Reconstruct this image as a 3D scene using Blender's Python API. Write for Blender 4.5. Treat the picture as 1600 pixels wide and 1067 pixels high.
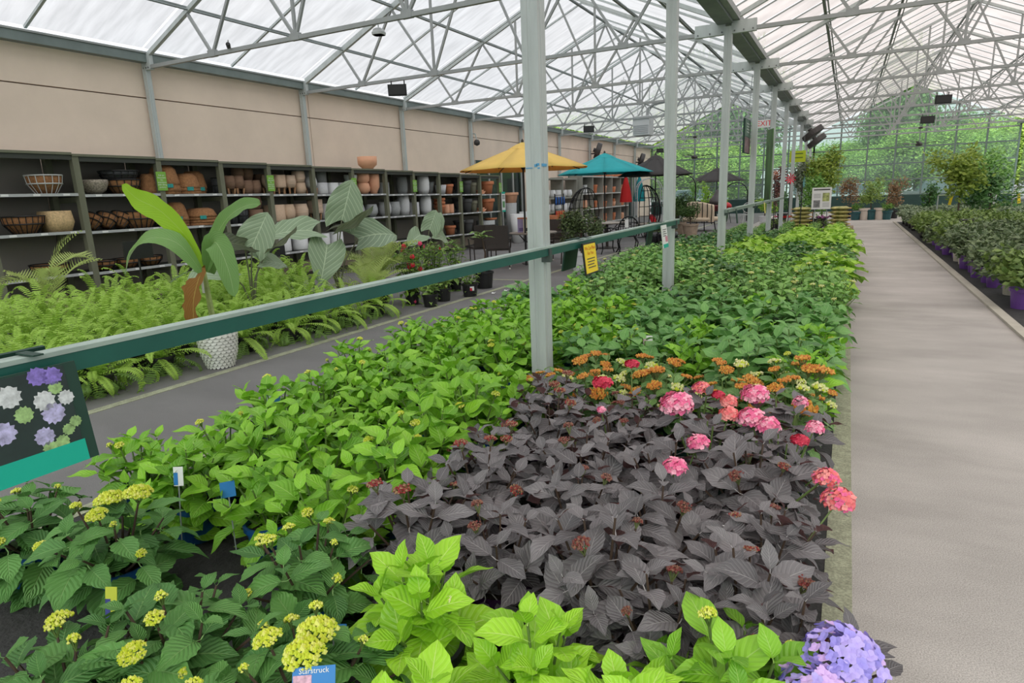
import bpy, math, random
import numpy as np
from mathutils import Vector, Matrix, Euler
PI = math.pi
for o in list(bpy.data.objects): bpy.data.objects.remove(o)
SC = bpy.context.scene
COL = SC.collection
# ---------------------------------------------------------------- camera
CAM_H, FPX, YAW, PITCH, ROLL = 1.5488, 993.44, 0.4843, -0.2253, -0.0388
_f = Vector((-math.sin(YAW)*math.cos(PITCH), math.cos(YAW)*math.cos(PITCH), math.sin(PITCH)))
_r = Vector((math.cos(YAW), math.sin(YAW), 0)); _u = _r.cross(_f)
_r, _u = (math.cos(ROLL)*_r + math.sin(ROLL)*_u), (-math.sin(ROLL)*_r + math.cos(ROLL)*_u)
cam = bpy.data.objects.new('camera', bpy.data.cameras.new('camera'))
COL.objects.link(cam)
cam.matrix_world = Matrix(((_r.x, _u.x, -_f.x, 0), (_r.y, _u.y, -_f.y, 0), (_r.z, _u.z, -_f.z, CAM_H), (0, 0, 0, 1)))
cam.data.sensor_fit = 'HORIZONTAL'; cam.data.sensor_width = 36.0
cam.data.lens = FPX/1600*36.0
cam.data.clip_end = 400; cam.data.clip_start = 0.05
SC.camera = cam
def pix(x, y, z):
    d = Vector((x, y, z-CAM_H)); k = d.dot(_f)
    if k < .1: return (-9999, -9999)
    return (800+FPX*d.dot(_r)/k, 533.5-FPX*d.dot(_u)/k)
def seen(x, y, z=.4, m=60):
    a, b = pix(x, y, z)
    return -m < a < 1600+m and -m < b < 1067+m
# ---------------------------------------------------------------- sky, exposure
SKY = .78
W = bpy.data.worlds.new('World'); SC.world = W; W.use_nodes = True
nt = W.node_tree; nt.nodes.clear()
wo = nt.nodes.new('ShaderNodeOutputWorld'); bg = nt.nodes.new('ShaderNodeBackground')
tc = nt.nodes.new('ShaderNodeTexCoord'); nz = nt.nodes.new('ShaderNodeTexNoise')
nz.inputs['Scale'].default_value = 2.2; nz.inputs['Detail'].default_value = 4
mp = nt.nodes.new('ShaderNodeMapping'); mp.inputs['Scale'].default_value = (1, 1, 2.2)
cr = nt.nodes.new('ShaderNodeValToRGB')
cr.color_ramp.elements[0].position = .38; cr.color_ramp.elements[0].color = (.88, .94, 1, 1)
cr.color_ramp.elements[1].position = .62; cr.color_ramp.elements[1].color = (1, 1, 1, 1)
nt.links.new(tc.outputs['Generated'], mp.inputs[0]); nt.links.new(mp.outputs[0], nz.inputs['Vector'])
nt.links.new(nz.outputs['Fac'], cr.inputs[0]); nt.links.new(cr.outputs[0], bg.inputs[0]); nt.links.new(bg.outputs[0], wo.inputs[0])
# overcast sky: three times brighter overhead than at the horizon
sz = nt.nodes.new('ShaderNodeSeparateXYZ'); nt.links.new(tc.outputs['Generated'], sz.inputs[0])
mz = nt.nodes.new('ShaderNodeMath'); mz.operation = 'MAXIMUM'; mz.inputs[1].default_value = 0; nt.links.new(sz.outputs[2], mz.inputs[0])
ma = nt.nodes.new('ShaderNodeMath'); ma.operation = 'MULTIPLY_ADD'; ma.inputs[1].default_value = 2*SKY; ma.inputs[2].default_value = SKY
nt.links.new(mz.outputs[0], ma.inputs[0]); nt.links.new(ma.outputs[0], bg.inputs[1])
sun = bpy.data.objects.new('sun', bpy.data.lights.new('sun', 'SUN')); COL.objects.link(sun)
sun.data.energy = 3.0; sun.data.angle = math.radians(60); sun.data.color = (1, .97, .92)
sun.rotation_euler = (math.radians(38), 0, math.radians(22))
SC.view_settings.view_transform = 'Standard'; SC.view_settings.look = 'None'
SC.view_settings.gamma = 1; SC.view_settings.use_curve_mapping = False
SC.view_settings.exposure = 0.22
SC.cycles.max_bounces = 7; SC.cycles.diffuse_bounces = 4; SC.cycles.transparent_max_bounces = 8
SC.cycles.use_adaptive_sampling = True; SC.cycles.adaptive_threshold = .035
SC.cycles.caustics_reflective = False; SC.cycles.caustics_refractive = False
SC.cycles.sample_clamp_indirect = 4
# ---------------------------------------------------------------- materials
MATS = {}
def _node(t, k, **kw):
    n = t.nodes.new(k)
    for a, b in kw.items(): setattr(n, a, b)
    return n
def M(name, col, rough=.6, metal=0.0, var=0.0, vs=6.0, bump=0.0, bs=40.0, spec=.5, stretch=None, emit=0, col2=None, speck=0.0, ss=220.0):
    if name in MATS: return MATS[name]
    m = bpy.data.materials.new(name); m.use_nodes = True; t = m.node_tree; p = t.nodes['Principled BSDF']
    c = (*col, 1); p.inputs['Base Color'].default_value = c; p.inputs['Roughness'].default_value = rough
    p.inputs['Metallic'].default_value = metal; p.inputs['Specular IOR Level'].default_value = spec
    m.diffuse_color = c
    if var or bump:
        tcn = _node(t, 'ShaderNodeTexCoord'); mpn = _node(t, 'ShaderNodeMapping')
        if stretch: mpn.inputs['Scale'].default_value = stretch
        t.links.new(tcn.outputs['Object'], mpn.inputs[0])
    if var:
        n = _node(t, 'ShaderNodeTexNoise'); n.inputs['Scale'].default_value = vs; n.inputs['Detail'].default_value = 6
        n.inputs['Roughness'].default_value = .6
        t.links.new(mpn.outputs[0], n.inputs['Vector'])
        r = _node(t, 'ShaderNodeValToRGB'); r.color_ramp.elements[0].position = .3; r.color_ramp.elements[1].position = .7
        r.color_ramp.elements[0].color = tuple(max(0, x*(1-var)) for x in col)+(1,)
        r.color_ramp.elements[1].color = (*col2, 1) if col2 else tuple(min(1, x*(1+var)) for x in col)+(1,)
        t.links.new(n.outputs['Fac'], r.inputs[0]); colo = r.outputs[0]
        if speck:
            n2 = _node(t, 'ShaderNodeTexNoise'); n2.inputs['Scale'].default_value = ss; n2.inputs['Detail'].default_value = 3
            t.links.new(tcn.outputs['Object'], n2.inputs['Vector'])
            r2 = _node(t, 'ShaderNodeValToRGB'); r2.color_ramp.elements[0].position = .35; r2.color_ramp.elements[1].position = .65
            r2.color_ramp.elements[0].color = (1-speck,)*3+(1,); r2.color_ramp.elements[1].color = (1, 1, 1, 1)
            mu = _node(t, 'ShaderNodeMix', data_type='RGBA', blend_type='MULTIPLY'); mu.inputs[0].default_value = 1
            t.links.new(n2.outputs['Fac'], r2.inputs[0]); t.links.new(colo, mu.inputs[6]); t.links.new(r2.outputs[0], mu.inputs[7]); colo = mu.outputs[2]
        t.links.new(colo, p.inputs['Base Color'])
    if bump:
        n = _node(t, 'ShaderNodeTexNoise'); n.inputs['Scale'].default_value = bs; n.inputs['Detail'].default_value = 5
        t.links.new(mpn.outputs[0], n.inputs['Vector'])
        b = _node(t, 'ShaderNodeBump'); b.inputs['Strength'].default_value = bump; b.inputs['Distance'].default_value = .02
        t.links.new(n.outputs['Fac'], b.inputs['Height']); t.links.new(b.outputs[0], p.inputs['Normal'])
    if emit:
        p.inputs['Emission Color'].default_value = c; p.inputs['Emission Strength'].default_value = emit
    MATS[name] = m
    return m
def _math(t, op, a, b=None, clamp=False):
    n = _node(t, 'ShaderNodeMath', operation=op, use_clamp=clamp)
    for i, v in enumerate((a, b)):
        if v is None: continue
        if isinstance(v, (int, float)): n.inputs[i].default_value = v
        else: t.links.new(v, n.inputs[i])
    return n.outputs[0]
def leafmat(name, dark, light, vein, rough=.45, nv=7, vw=.07, vs=.5, slant=.35, bump=.35, trans=.3, spec=.4, back=None):
    """leaf surface: midrib and side veins from the UV map, colour varied leaf by leaf"""
    if name in MATS: return MATS[name]
    m = bpy.data.materials.new(name); m.use_nodes = True; t = m.node_tree; p = t.nodes['Principled BSDF']; out = t.nodes['Material Output']
    m.diffuse_color = (*light, 1)
    uv = _node(t, 'ShaderNodeUVMap'); sx = _node(t, 'ShaderNodeSeparateXYZ'); t.links.new(uv.outputs[0], sx.inputs[0])
    a = _math(t, 'MULTIPLY', _math(t, 'ABSOLUTE', _math(t, 'SUBTRACT', sx.outputs[0], .5)), 2)
    mid = _math(t, 'SUBTRACT', 1, _math(t, 'DIVIDE', a, vw), True)
    q = _math(t, 'FRACT', _math(t, 'MULTIPLY', _math(t, 'SUBTRACT', sx.outputs[1], _math(t, 'MULTIPLY', a, slant)), nv))
    tri = _math(t, 'MINIMUM', q, _math(t, 'SUBTRACT', 1, q))
    lat = _math(t, 'SUBTRACT', 1, _math(t, 'DIVIDE', tri, .1), True)
    v = _math(t, 'MAXIMUM', mid, _math(t, 'MULTIPLY', lat, vs))
    oi = _node(t, 'ShaderNodeObjectInfo'); ge = _node(t, 'ShaderNodeNewGeometry')
    rnd = _math(t, 'FRACT', _math(t, 'ADD', oi.outputs['Random'], ge.outputs['Random Per Island']))
    mx = _node(t, 'ShaderNodeMix', data_type='RGBA'); mx.inputs[6].default_value = (*dark, 1); mx.inputs[7].default_value = (*light, 1)
    t.links.new(rnd, mx.inputs[0])
    m2 = _node(t, 'ShaderNodeMix', data_type='RGBA'); m2.inputs[7].default_value = (*vein, 1)
    t.links.new(mx.outputs[2], m2.inputs[6]); t.links.new(v, m2.inputs[0])
    col = m2.outputs[2]
    if back:
        m3 = _node(t, 'ShaderNodeMix', data_type='RGBA'); m3.inputs[7].default_value = (*back, 1)
        t.links.new(col, m3.inputs[6]); t.links.new(ge.outputs['Backfacing'], m3.inputs[0]); col = m3.outputs[2]
    t.links.new(col, p.inputs['Base Color']); p.inputs['Roughness'].default_value = rough; p.inputs['Specular IOR Level'].default_value = spec
    h = _math(t, 'SUBTRACT', _math(t, 'MULTIPLY', tri, 1.2), _math(t, 'MULTIPLY', mid, .5))
    b = _node(t, 'ShaderNodeBump'); b.inputs['Strength'].default_value = bump; b.inputs['Distance'].default_value = .01
    t.links.new(h, b.inputs['Height']); t.links.new(b.outputs[0], p.inputs['Normal'])
    if trans:
        tr = _node(t, 'ShaderNodeBsdfTranslucent'); ms = _node(t, 'ShaderNodeMixShader'); ms.inputs[0].default_value = trans
        t.links.new(col, tr.inputs[0]); t.links.new(p.outputs[0], ms.inputs[1]); t.links.new(tr.outputs[0], ms.inputs[2])
        t.links.new(ms.outputs[0], out.inputs[0])
    MATS[name] = m
    return m
def sheetmat(name, col, gloss=.04, streak=.06, sc=(.25, 3, 1)):
    """translucent roof sheet that lets the daylight through diffusely"""
    m = bpy.data.materials.new(name); m.use_nodes = True; t = m.node_tree; t.nodes.remove(t.nodes['Principled BSDF']); out = t.nodes['Material Output']
    tcn = _node(t, 'ShaderNodeTexCoord'); mpn = _node(t, 'ShaderNodeMapping'); mpn.inputs['Scale'].default_value = sc
    n = _node(t, 'ShaderNodeTexNoise'); n.inputs['Scale'].default_value = 2.5; n.inputs['Detail'].default_value = 5
    t.links.new(tcn.outputs['Object'], mpn.inputs[0]); t.links.new(mpn.outputs[0], n.inputs['Vector'])
    r = _node(t, 'ShaderNodeValToRGB'); r.color_ramp.elements[0].position = .3; r.color_ramp.elements[1].position = .7
    r.color_ramp.elements[0].color = tuple(c*(1-streak) for c in col)+(1,); r.color_ramp.elements[1].color = (*col, 1)
    t.links.new(n.outputs['Fac'], r.inputs[0])
    tr = _node(t, 'ShaderNodeBsdfTranslucent'); df = _node(t, 'ShaderNodeBsdfDiffuse'); ms = _node(t, 'ShaderNodeMixShader'); ms.inputs[0].default_value = .12
    t.links.new(r.outputs[0], tr.inputs[0]); t.links.new(r.outputs[0], df.inputs[0])
    t.links.new(tr.outputs[0], ms.inputs[1]); t.links.new(df.outputs[0], ms.inputs[2])
    tp = _node(t, 'ShaderNodeBsdfTransparent'); m2 = _node(t, 'ShaderNodeMixShader'); m2.inputs[0].default_value = .40
    t.links.new(r.outputs[0], tp.inputs[0]); t.links.new(ms.outputs[0], m2.inputs[1]); t.links.new(tp.outputs[0], m2.inputs[2]); t.links.new(m2.outputs[0], out.inputs[0])
    m.diffuse_color = (*col, 1); MATS[name] = m
    return m
def clothmat(name, col, trans=.35, under=None):
    """canopy cloth that glows a little where daylight falls on its other side"""
    if name in MATS: return MATS[name]
    m = M(name, col, .8, 0, .05, 4); t = m.node_tree; p = t.nodes['Principled BSDF']; out = t.nodes['Material Output']
    tr = _node(t, 'ShaderNodeBsdfTranslucent'); tr.inputs[0].default_value = (*(under or col), 1); ms = _node(t, 'ShaderNodeMixShader'); ms.inputs[0].default_value = trans
    t.links.new(p.outputs[0], ms.inputs[1]); t.links.new(tr.outputs[0], ms.inputs[2]); t.links.new(ms.outputs[0], out.inputs[0])
    return m
def glassmat(name, col, refl=.08, haze=.05):
    m = bpy.data.materials.new(name); m.use_nodes = True; t = m.node_tree; t.nodes.remove(t.nodes['Principled BSDF']); out = t.nodes['Material Output']
    tr = _node(t, 'ShaderNodeBsdfTransparent'); tr.inputs[0].default_value = (*col, 1)
    gl = _node(t, 'ShaderNodeBsdfGlossy'); gl.inputs['Roughness'].default_value = .08
    ms = _node(t, 'ShaderNodeMixShader'); ms.inputs[0].default_value = refl
    du = _node(t, 'ShaderNodeBsdfTranslucent'); du.inputs[0].default_value = (.85, .92, .88, 1); md = _node(t, 'ShaderNodeMixShader'); md.inputs[0].default_value = haze  # whitish veil mixed in to imitate the haze of reflections on the panes
    t.links.new(tr.outputs[0], ms.inputs[1]); t.links.new(gl.outputs[0], ms.inputs[2]); t.links.new(ms.outputs[0], md.inputs[1]); t.links.new(du.outputs[0], md.inputs[2]); t.links.new(md.outputs[0], out.inputs[0])
    MATS[name] = m
    return m
# ---------------------------------------------------------------- mesh helpers
class MB:
    def __init__(s): s.v = []; s.f = []; s.uv = None
    def add(s, vs, fs):
        k = len(s.v); s.v += [tuple(p) for p in vs]; s.f += [tuple(i+k for i in f) for f in fs]; return s
    def box(s, x0, x1, y0, y1, z0, z1):
        return s.add([(x0,y0,z0),(x1,y0,z0),(x1,y1,z0),(x0,y1,z0),(x0,y0,z1),(x1,y0,z1),(x1,y1,z1),(x0,y1,z1)],
                     [(3,2,1,0),(4,5,6,7),(0,1,5,4),(1,2,6,5),(2,3,7,6),(3,0,4,7)])
    def bar(s, a, b, w, h=None, up=(0,0,1)):
        h = h or w; a = Vector(a); b = Vector(b); d = (b-a).normalized(); u = Vector(up)
        if abs(d.dot(u)) > .98: u = Vector((1,0,0))
        r = d.cross(u).normalized(); u = r.cross(d); vs = []
        for p in (a, b):
            for i, j in ((-1,-1),(1,-1),(1,1),(-1,1)): vs.append(p+r*(i*w/2)+u*(j*h/2))
        return s.add(vs, [(3,2,1,0),(4,5,6,7),(0,1,5,4),(1,2,6,5),(2,3,7,6),(3,0,4,7)])
    def tube(s, pts, r, n=6, cap=True, taper=None):
        pts = [Vector(p) for p in pts]; rings = []; u = Vector((0,0,1))
        for i, p in enumerate(pts):
            d = (pts[min(i+1, len(pts)-1)]-pts[max(i-1, 0)]).normalized()
            if abs(d.dot(u)) > .97: u = Vector((1, .1, 0))
            a = d.cross(u).normalized(); b = a.cross(d); u = b
            rr = r if taper is None else r+(taper-r)*i/(len(pts)-1)
            rings.append([p+a*(rr*math.cos(2*PI*k/n))+b*(rr*math.sin(2*PI*k/n)) for k in range(n)])
        vs = [q for g in rings for q in g]; fs = []
        for i in range(len(pts)-1):
            for k in range(n): fs.append((i*n+k, i*n+(k+1)%n, (i+1)*n+(k+1)%n, (i+1)*n+k))
        if cap: fs += [tuple(range(n-1, -1, -1)), tuple((len(pts)-1)*n+k for k in range(n))]
        return s.add(vs, fs)
    def lathe(s, prof, n=20, c=(0,0,0), sq=0.0, ang=0.0):
        vs = []; fs = []
        for r, z in prof:
            for k in range(n):
                t = 2*PI*k/n+ang; q = 1.0
                if sq: q = 1/((abs(math.cos(t))**(2+sq*8)+abs(math.sin(t))**(2+sq*8))**(1/(2+sq*8)))
                vs.append((c[0]+r*q*math.cos(t), c[1]+r*q*math.sin(t), c[2]+z))
        for i in range(len(prof)-1):
            for k in range(n): fs.append((i*n+k, i*n+(k+1)%n, (i+1)*n+(k+1)%n, (i+1)*n+k))
        if prof[0][0] > 1e-4: fs.append(tuple(range(n-1, -1, -1)))
        if prof[-1][0] > 1e-4: fs.append(tuple((len(prof)-1)*n+k for k in range(n)))
        return s.add(vs, fs)
    def mesh(s, name, mat, smooth=False):
        m = bpy.data.meshes.new(name); m.from_pydata(s.v, [], s.f)
        if mat is not None: m.materials.append(mat)
        if s.uv is not None:
            l = m.uv_layers.new(name='UVMap')
            idx = np.empty(len(m.loops), dtype=np.int32); m.loops.foreach_get('vertex_index', idx)
            l.data.foreach_set('uv', np.asarray(s.uv, dtype=np.float32)[idx].ravel())
        if smooth: m.polygons.foreach_set('use_smooth', [True]*len(m.polygons))
        m.update(); return m
    def build(s, name, mat, parent=None, smooth=False, loc=None):
        return ob(name, s.mesh(name, mat, smooth), parent, loc)
def ob(name, data, parent=None, loc=None, rot=None, scale=None, mtx=None):
    o = bpy.data.objects.new(name, data); COL.objects.link(o)
    if parent is not None: o.parent = parent
    if mtx is not None: o.matrix_basis = mtx
    if loc is not None: o.location = loc
    if rot is not None: o.rotation_euler = rot
    if scale is not None: o.scale = (scale,)*3 if isinstance(scale, (int, float)) else scale
    return o
def tag(o, label, cat, group=None, kind=None):
    o['label'] = label; o['category'] = cat
    if group: o['group'] = group
    if kind: o['kind'] = kind
    return o
def thing(name, label, cat, loc=(0,0,0), rz=0, group=None, kind=None, scale=None):
    return tag(ob(name, None, None, loc, (0, 0, rz), scale), label, cat, group, kind)
def struct(o, label=None):
    o['kind'] = 'structure'
    if label: o['label'] = label
    return o
_TX = {}
def _pretext(s, spacing=1.0):
    """lettering outlines, made once while the scene is still empty"""
    c = bpy.data.curves.new('lettering', 'FONT'); c.body = s; c.size = 1; c.align_x = 'CENTER'; c.align_y = 'CENTER'; c.resolution_u = 2
    o = bpy.data.objects.new('text_source', c); COL.objects.link(o)
    _TX[s] = bpy.data.meshes.new_from_object(o.evaluated_get(bpy.context.evaluated_depsgraph_get()))
    bpy.data.objects.remove(o); bpy.data.curves.remove(c)
for _s in ['We Can Plant\nFor You', 'Ask an\nAssociate\nfor\nassistance\nwith lifting\npottery', 'EXIT', 'Starstruck']+list('MONRVIA'): _pretext(_s)
def text(s, size, mat, parent, loc, rot, name='lettering', ext=0):
    k = (s, mat.name)
    if k not in _TX:
        me = _TX[s].copy(); me.materials.clear(); me.materials.append(mat); me.name = name; _TX[k] = me
    return ob(name, _TX[k], parent, loc, rot, size)
_o = 'first second third fourth fifth sixth seventh eighth ninth tenth eleventh twelfth thirteenth fourteenth fifteenth sixteenth seventeenth eighteenth nineteenth'.split()
ORD = _o+[w for t, u in (('twentieth', 'twenty'), ('thirtieth', 'thirty'), ('fortieth', 'forty'), ('fiftieth', 'fifty')) for w in [t]+['%s-%s' % (u, q) for q in _o[:9]]]
# ================================================================ the building
XW, XC, XR, BAY, Y0, YEND, HE = -11.02, -1.865, 7.29, 3.66, 4.0, 40.6, 3.955
RISE, EAVE = .45, 4.12
steel = M('galvanised_steel', (.50, .54, .53), .5, .15, .12, 8, stretch=(1, 1, .15))
steel_lt = M('pale_galvanised', (.33, .345, .34), .5, .1, .08, 5)
steel_dk = M('weathered_gutter_steel', (.24, .27, .265), .55, .2, .15, 3)
bolt_m = M('bolt_steel', (.16, .17, .17), .5, .5)
white_film = sheetmat('white_roof_film', (.50, .50, .508), streak=.24)
pink_sheet = sheetmat('aged_pinkish_roof_sheet', (.58, .525, .50), streak=.22, sc=(.5, 1.2, 1))
concrete = M('aisle_concrete', (.43, .40, .37), .85, 0, .14, 1.3, 0, 150, col2=(.58, .54, .505), stretch=(.5, 1, 1), speck=.42, ss=210)
paver = M('walkway_concrete', (.19, .182, .18), .85, 0, .14, 1.6, .12, 150, stretch=(.5, 1, 1), speck=.35, ss=220)
mat_m = M('black_ground_cloth', (.028, .027, .026), .8, 0, .4, 9, .5, 40)
paint = M('worn_green_line_paint', (.38, .39, .27), .8, 0, .22, 12, .2, 80, speck=.4, ss=120)
beige = M('beige_wall_panel', (.86, .70, .575), .85, 0, .06, 1.2)
joint = M('wall_joint', (.20, .15, .12), .9)
MB().box(-40, 40, -6, 40.7, -.12, -.02).build('floor', paver); struct(bpy.data.objects['floor'], 'dull grey concrete ground under the greenhouse')
def slab(name, x0, x1, y0, y1, z0, z1, mat, lab): return struct(MB().box(x0, x1, y0, y1, z0, z1).build(name, mat), lab)
slab('floor_aisle', .12, 1.60, -4, 33, -.019, .0, concrete, 'pale concrete aisle floor beside the planted bed')
slab('floor_walkway', -11.1, -3.46, -4, 40.4, -.019, 0, paver, 'grey concrete floor of the patio and pottery area')
slab('floor_bed', -3.46, .02, -4, 24.2, -.019, .001, mat_m, 'black cloth floor under the potted hydrangeas')
slab('floor_bed_right', 1.70, 7.2, -4, 29, -.019, .001, mat_m, 'black cloth floor under the right plant bed')
slab('floor_back', -3.46, 7.2, 33, 40.4, -.019, 0, concrete, 'concrete cross aisle at the far glass wall')
slab('floor_bed_end', -3.46, .12, 24.2, 33, -.019, 0, concrete, 'concrete floor behind the stacked soil bags')
slab('floor_right_end', 1.6, 7.2, 29, 33, -.019, 0, concrete, 'concrete floor past the right plant bed')
slab('trim_1', .02, .12, -4, 24.2, -.01, .004, paint, 'worn green painted line along the right aisle')
slab('trim_2', 1.60, 1.70, -4, 29, -.01, .03, M('concrete_kerb', (.42, .39, .33), .85, 0, .1, 4), 'low concrete kerb of the right plant bed')
slab('trim_3', -5.27, -5.17, -4, 33, -.01, .004, paint, 'green painted line in front of the ferns')
slab('trim_4', -9.2, -5.27, 10.55, 10.63, -.01, .004, paint, 'green painted cross line beyond the flowering pots')
slab('trim_5', -3.56, -3.46, -4, 24.2, -.01, .004, paint, 'green painted line along the bed by the walkway')
# left wall of panels with recessed joints
wl = struct(MB().box(-11.35, -11.16, -4, YEND, 0, 4.1).build('wall_left', joint), 'beige panelled building wall above the pottery shelves')
ys = [-4.0, .6, 4.25, 11.57, 18.95]
for a, b in zip(ys[:-1], ys[1:]):
    for z0, z1 in ((0, 3.455), (3.475, 4.08)):
        MB().box(-11.165, -11.11, a+.008, b-.008, z0, z1).build('panel', beige, wl)
for a, b, z0 in ((18.95, 22.6, 2.75), (22.6, 29.9, 0), (29.9, 34.2, 0), (34.2, 37.6, 2.9), (37.6, YEND, 0)):
    MB().box(-11.165, -11.11, a+.008, b-.008, max(z0, 0), 3.455).build('panel', beige, wl)
    MB().box(-11.165, -11.11, a+.008, b-.008, 3.475, 4.08).build('panel', beige, wl)
dglass = M('dark_shop_glass', (.018, .028, .026), .08, 0, spec=.8); alu = M('pale_aluminium', (.55, .55, .53), .4, .3)
for i, (a, b, top) in enumerate(((18.97, 22.58, 2.74), (34.22, 37.58, 2.89))):
    w = struct(thing('window_%d' % (i+1), 'tall dark shopfront glazing in the beige wall', 'window', (-11.13, 0, 0)))
    n = 4
    for k in range(n):
        y0 = a+(b-a)*k/n; y1 = a+(b-a)*(k+1)/n
        MB().box(-.01, .01, y0+.06, y1-.02, .12, top-.08).build('pane', dglass, w)
    for k in range(n+1):
        MB().box(-.03, .05, a+(b-a)*k/n-.03, a+(b-a)*k/n+.03, 0, top).build('mullion', alu, w)
    MB().box(-.03, .05, a, b, top-.1, top).build('rail', M('dark_green_frame', (.03, .07, .06), .5), w)
    MB().box(-.03, .05, a, b, 0, .12).build('rail', MATS['dark_green_frame'], w)
    del w['category']
# roof sheets
def roof(name, x0, sgn, mat, step, lab, ks):
    r = struct(ob(name, None), lab)
    m = None; nb = int(round(BAY/step))
    g = .02
    me = MB().add([(0, g, 0), (4.58, g, 4.58*RISE), (4.58, step-g, 4.58*RISE), (0, step-g, 0)], [(0, 1, 2, 3)]).mesh('panel', mat)
    for k in ks:
        for j in range(nb):
            o = ob('panel', me, r, (x0, Y0+k*BAY+j*step, EAVE+.16))
            if sgn < 0: o.scale = (-1, 1, 1)
    return r
KS = range(-2, 10)
roof('ceiling_left_slope', XW, 1, white_film, 1.83, 'white translucent film over the pottery area', KS)
roof('ceiling_left_slope_back', XC, -1, white_film, 1.83, 'white translucent film sloping down to the middle gutter', KS)
roof('ceiling_right_slope', XC, 1, pink_sheet, .915, 'pinkish translucent sheets above the right aisle', KS)
roof('ceiling_right_slope_back', XR, -1, pink_sheet, .915, 'pinkish translucent sheets beyond the right ridge', KS)
# glazing bars under the joints
def bars(name, x0, sgn, step, w, lab, mat):
    r = struct(ob(name, None), lab)
    me = MB().bar((0, 0, .135), (4.58, 0, 4.58*RISE+.135), w, w).mesh('glazing_bar', mat)
    for k in KS:
        for j in range(int(round(BAY/step))):
            o = ob('glazing_bar', me, r, (x0, Y0+k*BAY+j*step+(.14 if j == 0 and step > 1 else 0), EAVE))
            if sgn < 0: o.scale = (-1, 1, 1)
bars('ceiling_bars_left', XW, 1, 1.83, .04, 'grey glazing bars under the white roof film', steel)
bars('ceiling_bars_left_back', XC, -1, 1.83, .04, 'grey glazing bars sloping to the middle gutter', steel)
bars('ceiling_bars_right', XC, 1, .915, .018, 'thin dark glazing bars under the pinkish sheets', steel_dk)
bars('ceiling_bars_right_back', XR, -1, .915, .018, 'thin dark glazing bars beyond the right ridge', steel_dk)
# roof trusses
def tmesh(a, b, w, mat): return MB().bar((a[0], 0, a[1]), (b[0], 0, b[1]), w, up=(0, 1, 0)).mesh('strut', mat)
R_ = lambda x: EAVE+RISE*min(x, 9.155-x)-.02
NP = [1.73, 3.56, 5.595, 7.425]; RN = [1.24, 2.62, 4.5775, 6.535, 7.915]
tm = []
for a, b in ((0, 4.5775), (9.155, 4.5775)): tm.append(('rafter', tmesh((a, R_(a)), (b, R_(b)), .065, steel)))
tm.append(('bottom_chord', tmesh((0, HE), (9.155, HE), .06, steel_lt)))
for a, b in ((NP[0], RN[0]), (NP[0], RN[1]), (NP[1], RN[1]), (NP[1], NP[1]), (NP[1], RN[2]), (NP[2], RN[2]), (NP[2], NP[2]), (NP[2], RN[3]), (NP[3], RN[3]), (NP[3], RN[4])):
    tm.append(('web_strut', tmesh((a, HE), (b, R_(b)), .042, steel_lt)))
gus = MB().box(-.085, .085, -.034, .034, -.035, .065).mesh('gusset_plate', steel_lt)
bo = MB()
for i in range(3): bo.lathe([(.012, -.045), (.012, .045)], 6, (0, 0, 0))
for k in KS:
    for x0, nm in ((XW, 'pottery area'), (XC, 'right aisle')):
        t = struct(ob('roof_truss', None, None, (x0, Y0+k*BAY, 0)), 'grey steel roof truss over the %s, %s along' % (nm, ORD[k+2]))
        for n, me in tm: ob(n, me, t)
        for x in NP: ob('gusset_plate', gus, t, (x, 0, HE))
for x0, nm in ((XW, 'pottery area'), (XC, 'right aisle')):
    t = struct(ob('roof_truss', None, None, (x0, YEND-.05, 0)), 'end roof truss of the %s at the glass wall' % nm)
    for n, me in tm: ob(n, me, t)
# purlins
for x0, nm in ((XW, 'left'), (XC, 'right')):
    for i, x in enumerate((1.24, 2.62, 4.5775, 6.535, 7.915)):
        p = struct(MB().bar((x0+x, -3.3, R_(x)+.06), (x0+x, YEND, R_(x)+.06), .05).build('trim_purlin', steel_dk), 'long dark purlin under the %s roof, %s from its left eave' % (nm, ORD[i]))
        MB().tube([(x0+x+.07, -3.3, R_(x)+.02), (x0+x+.07, YEND, R_(x)+.02)], .014, 5).build('conduit', steel_dk, p)
# gutters and eave beams
g = struct(MB().box(XW-.06, XW+.10, -3.5, YEND, 4.03, 4.2).build('trim_eave_beam', M('green_grey_eave_steel', (.19, .23, .22), .5, .2, .12, 3)), 'grey-green eave beam along the beige wall')
MB().box(XW+.10, XW+.12, -3.5, YEND, 4.17, 4.2).build('flange', steel_lt, g)
g = struct(MB().box(XC-.17, XC+.07, -3.5, YEND, 4.06, 4.18).build('trim_gutter', steel_dk), 'wide dark gutter above the row of columns')
MB().box(XC+.075, XC+.17, -3.5, YEND, 4.10, 4.2).build('flange', steel_lt, g)
struct(MB().box(XR-.17, XR+.17, -3.5, YEND, 4.06, 4.18).build('trim_gutter_right', steel_dk), 'dark gutter over the far right columns')
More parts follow.
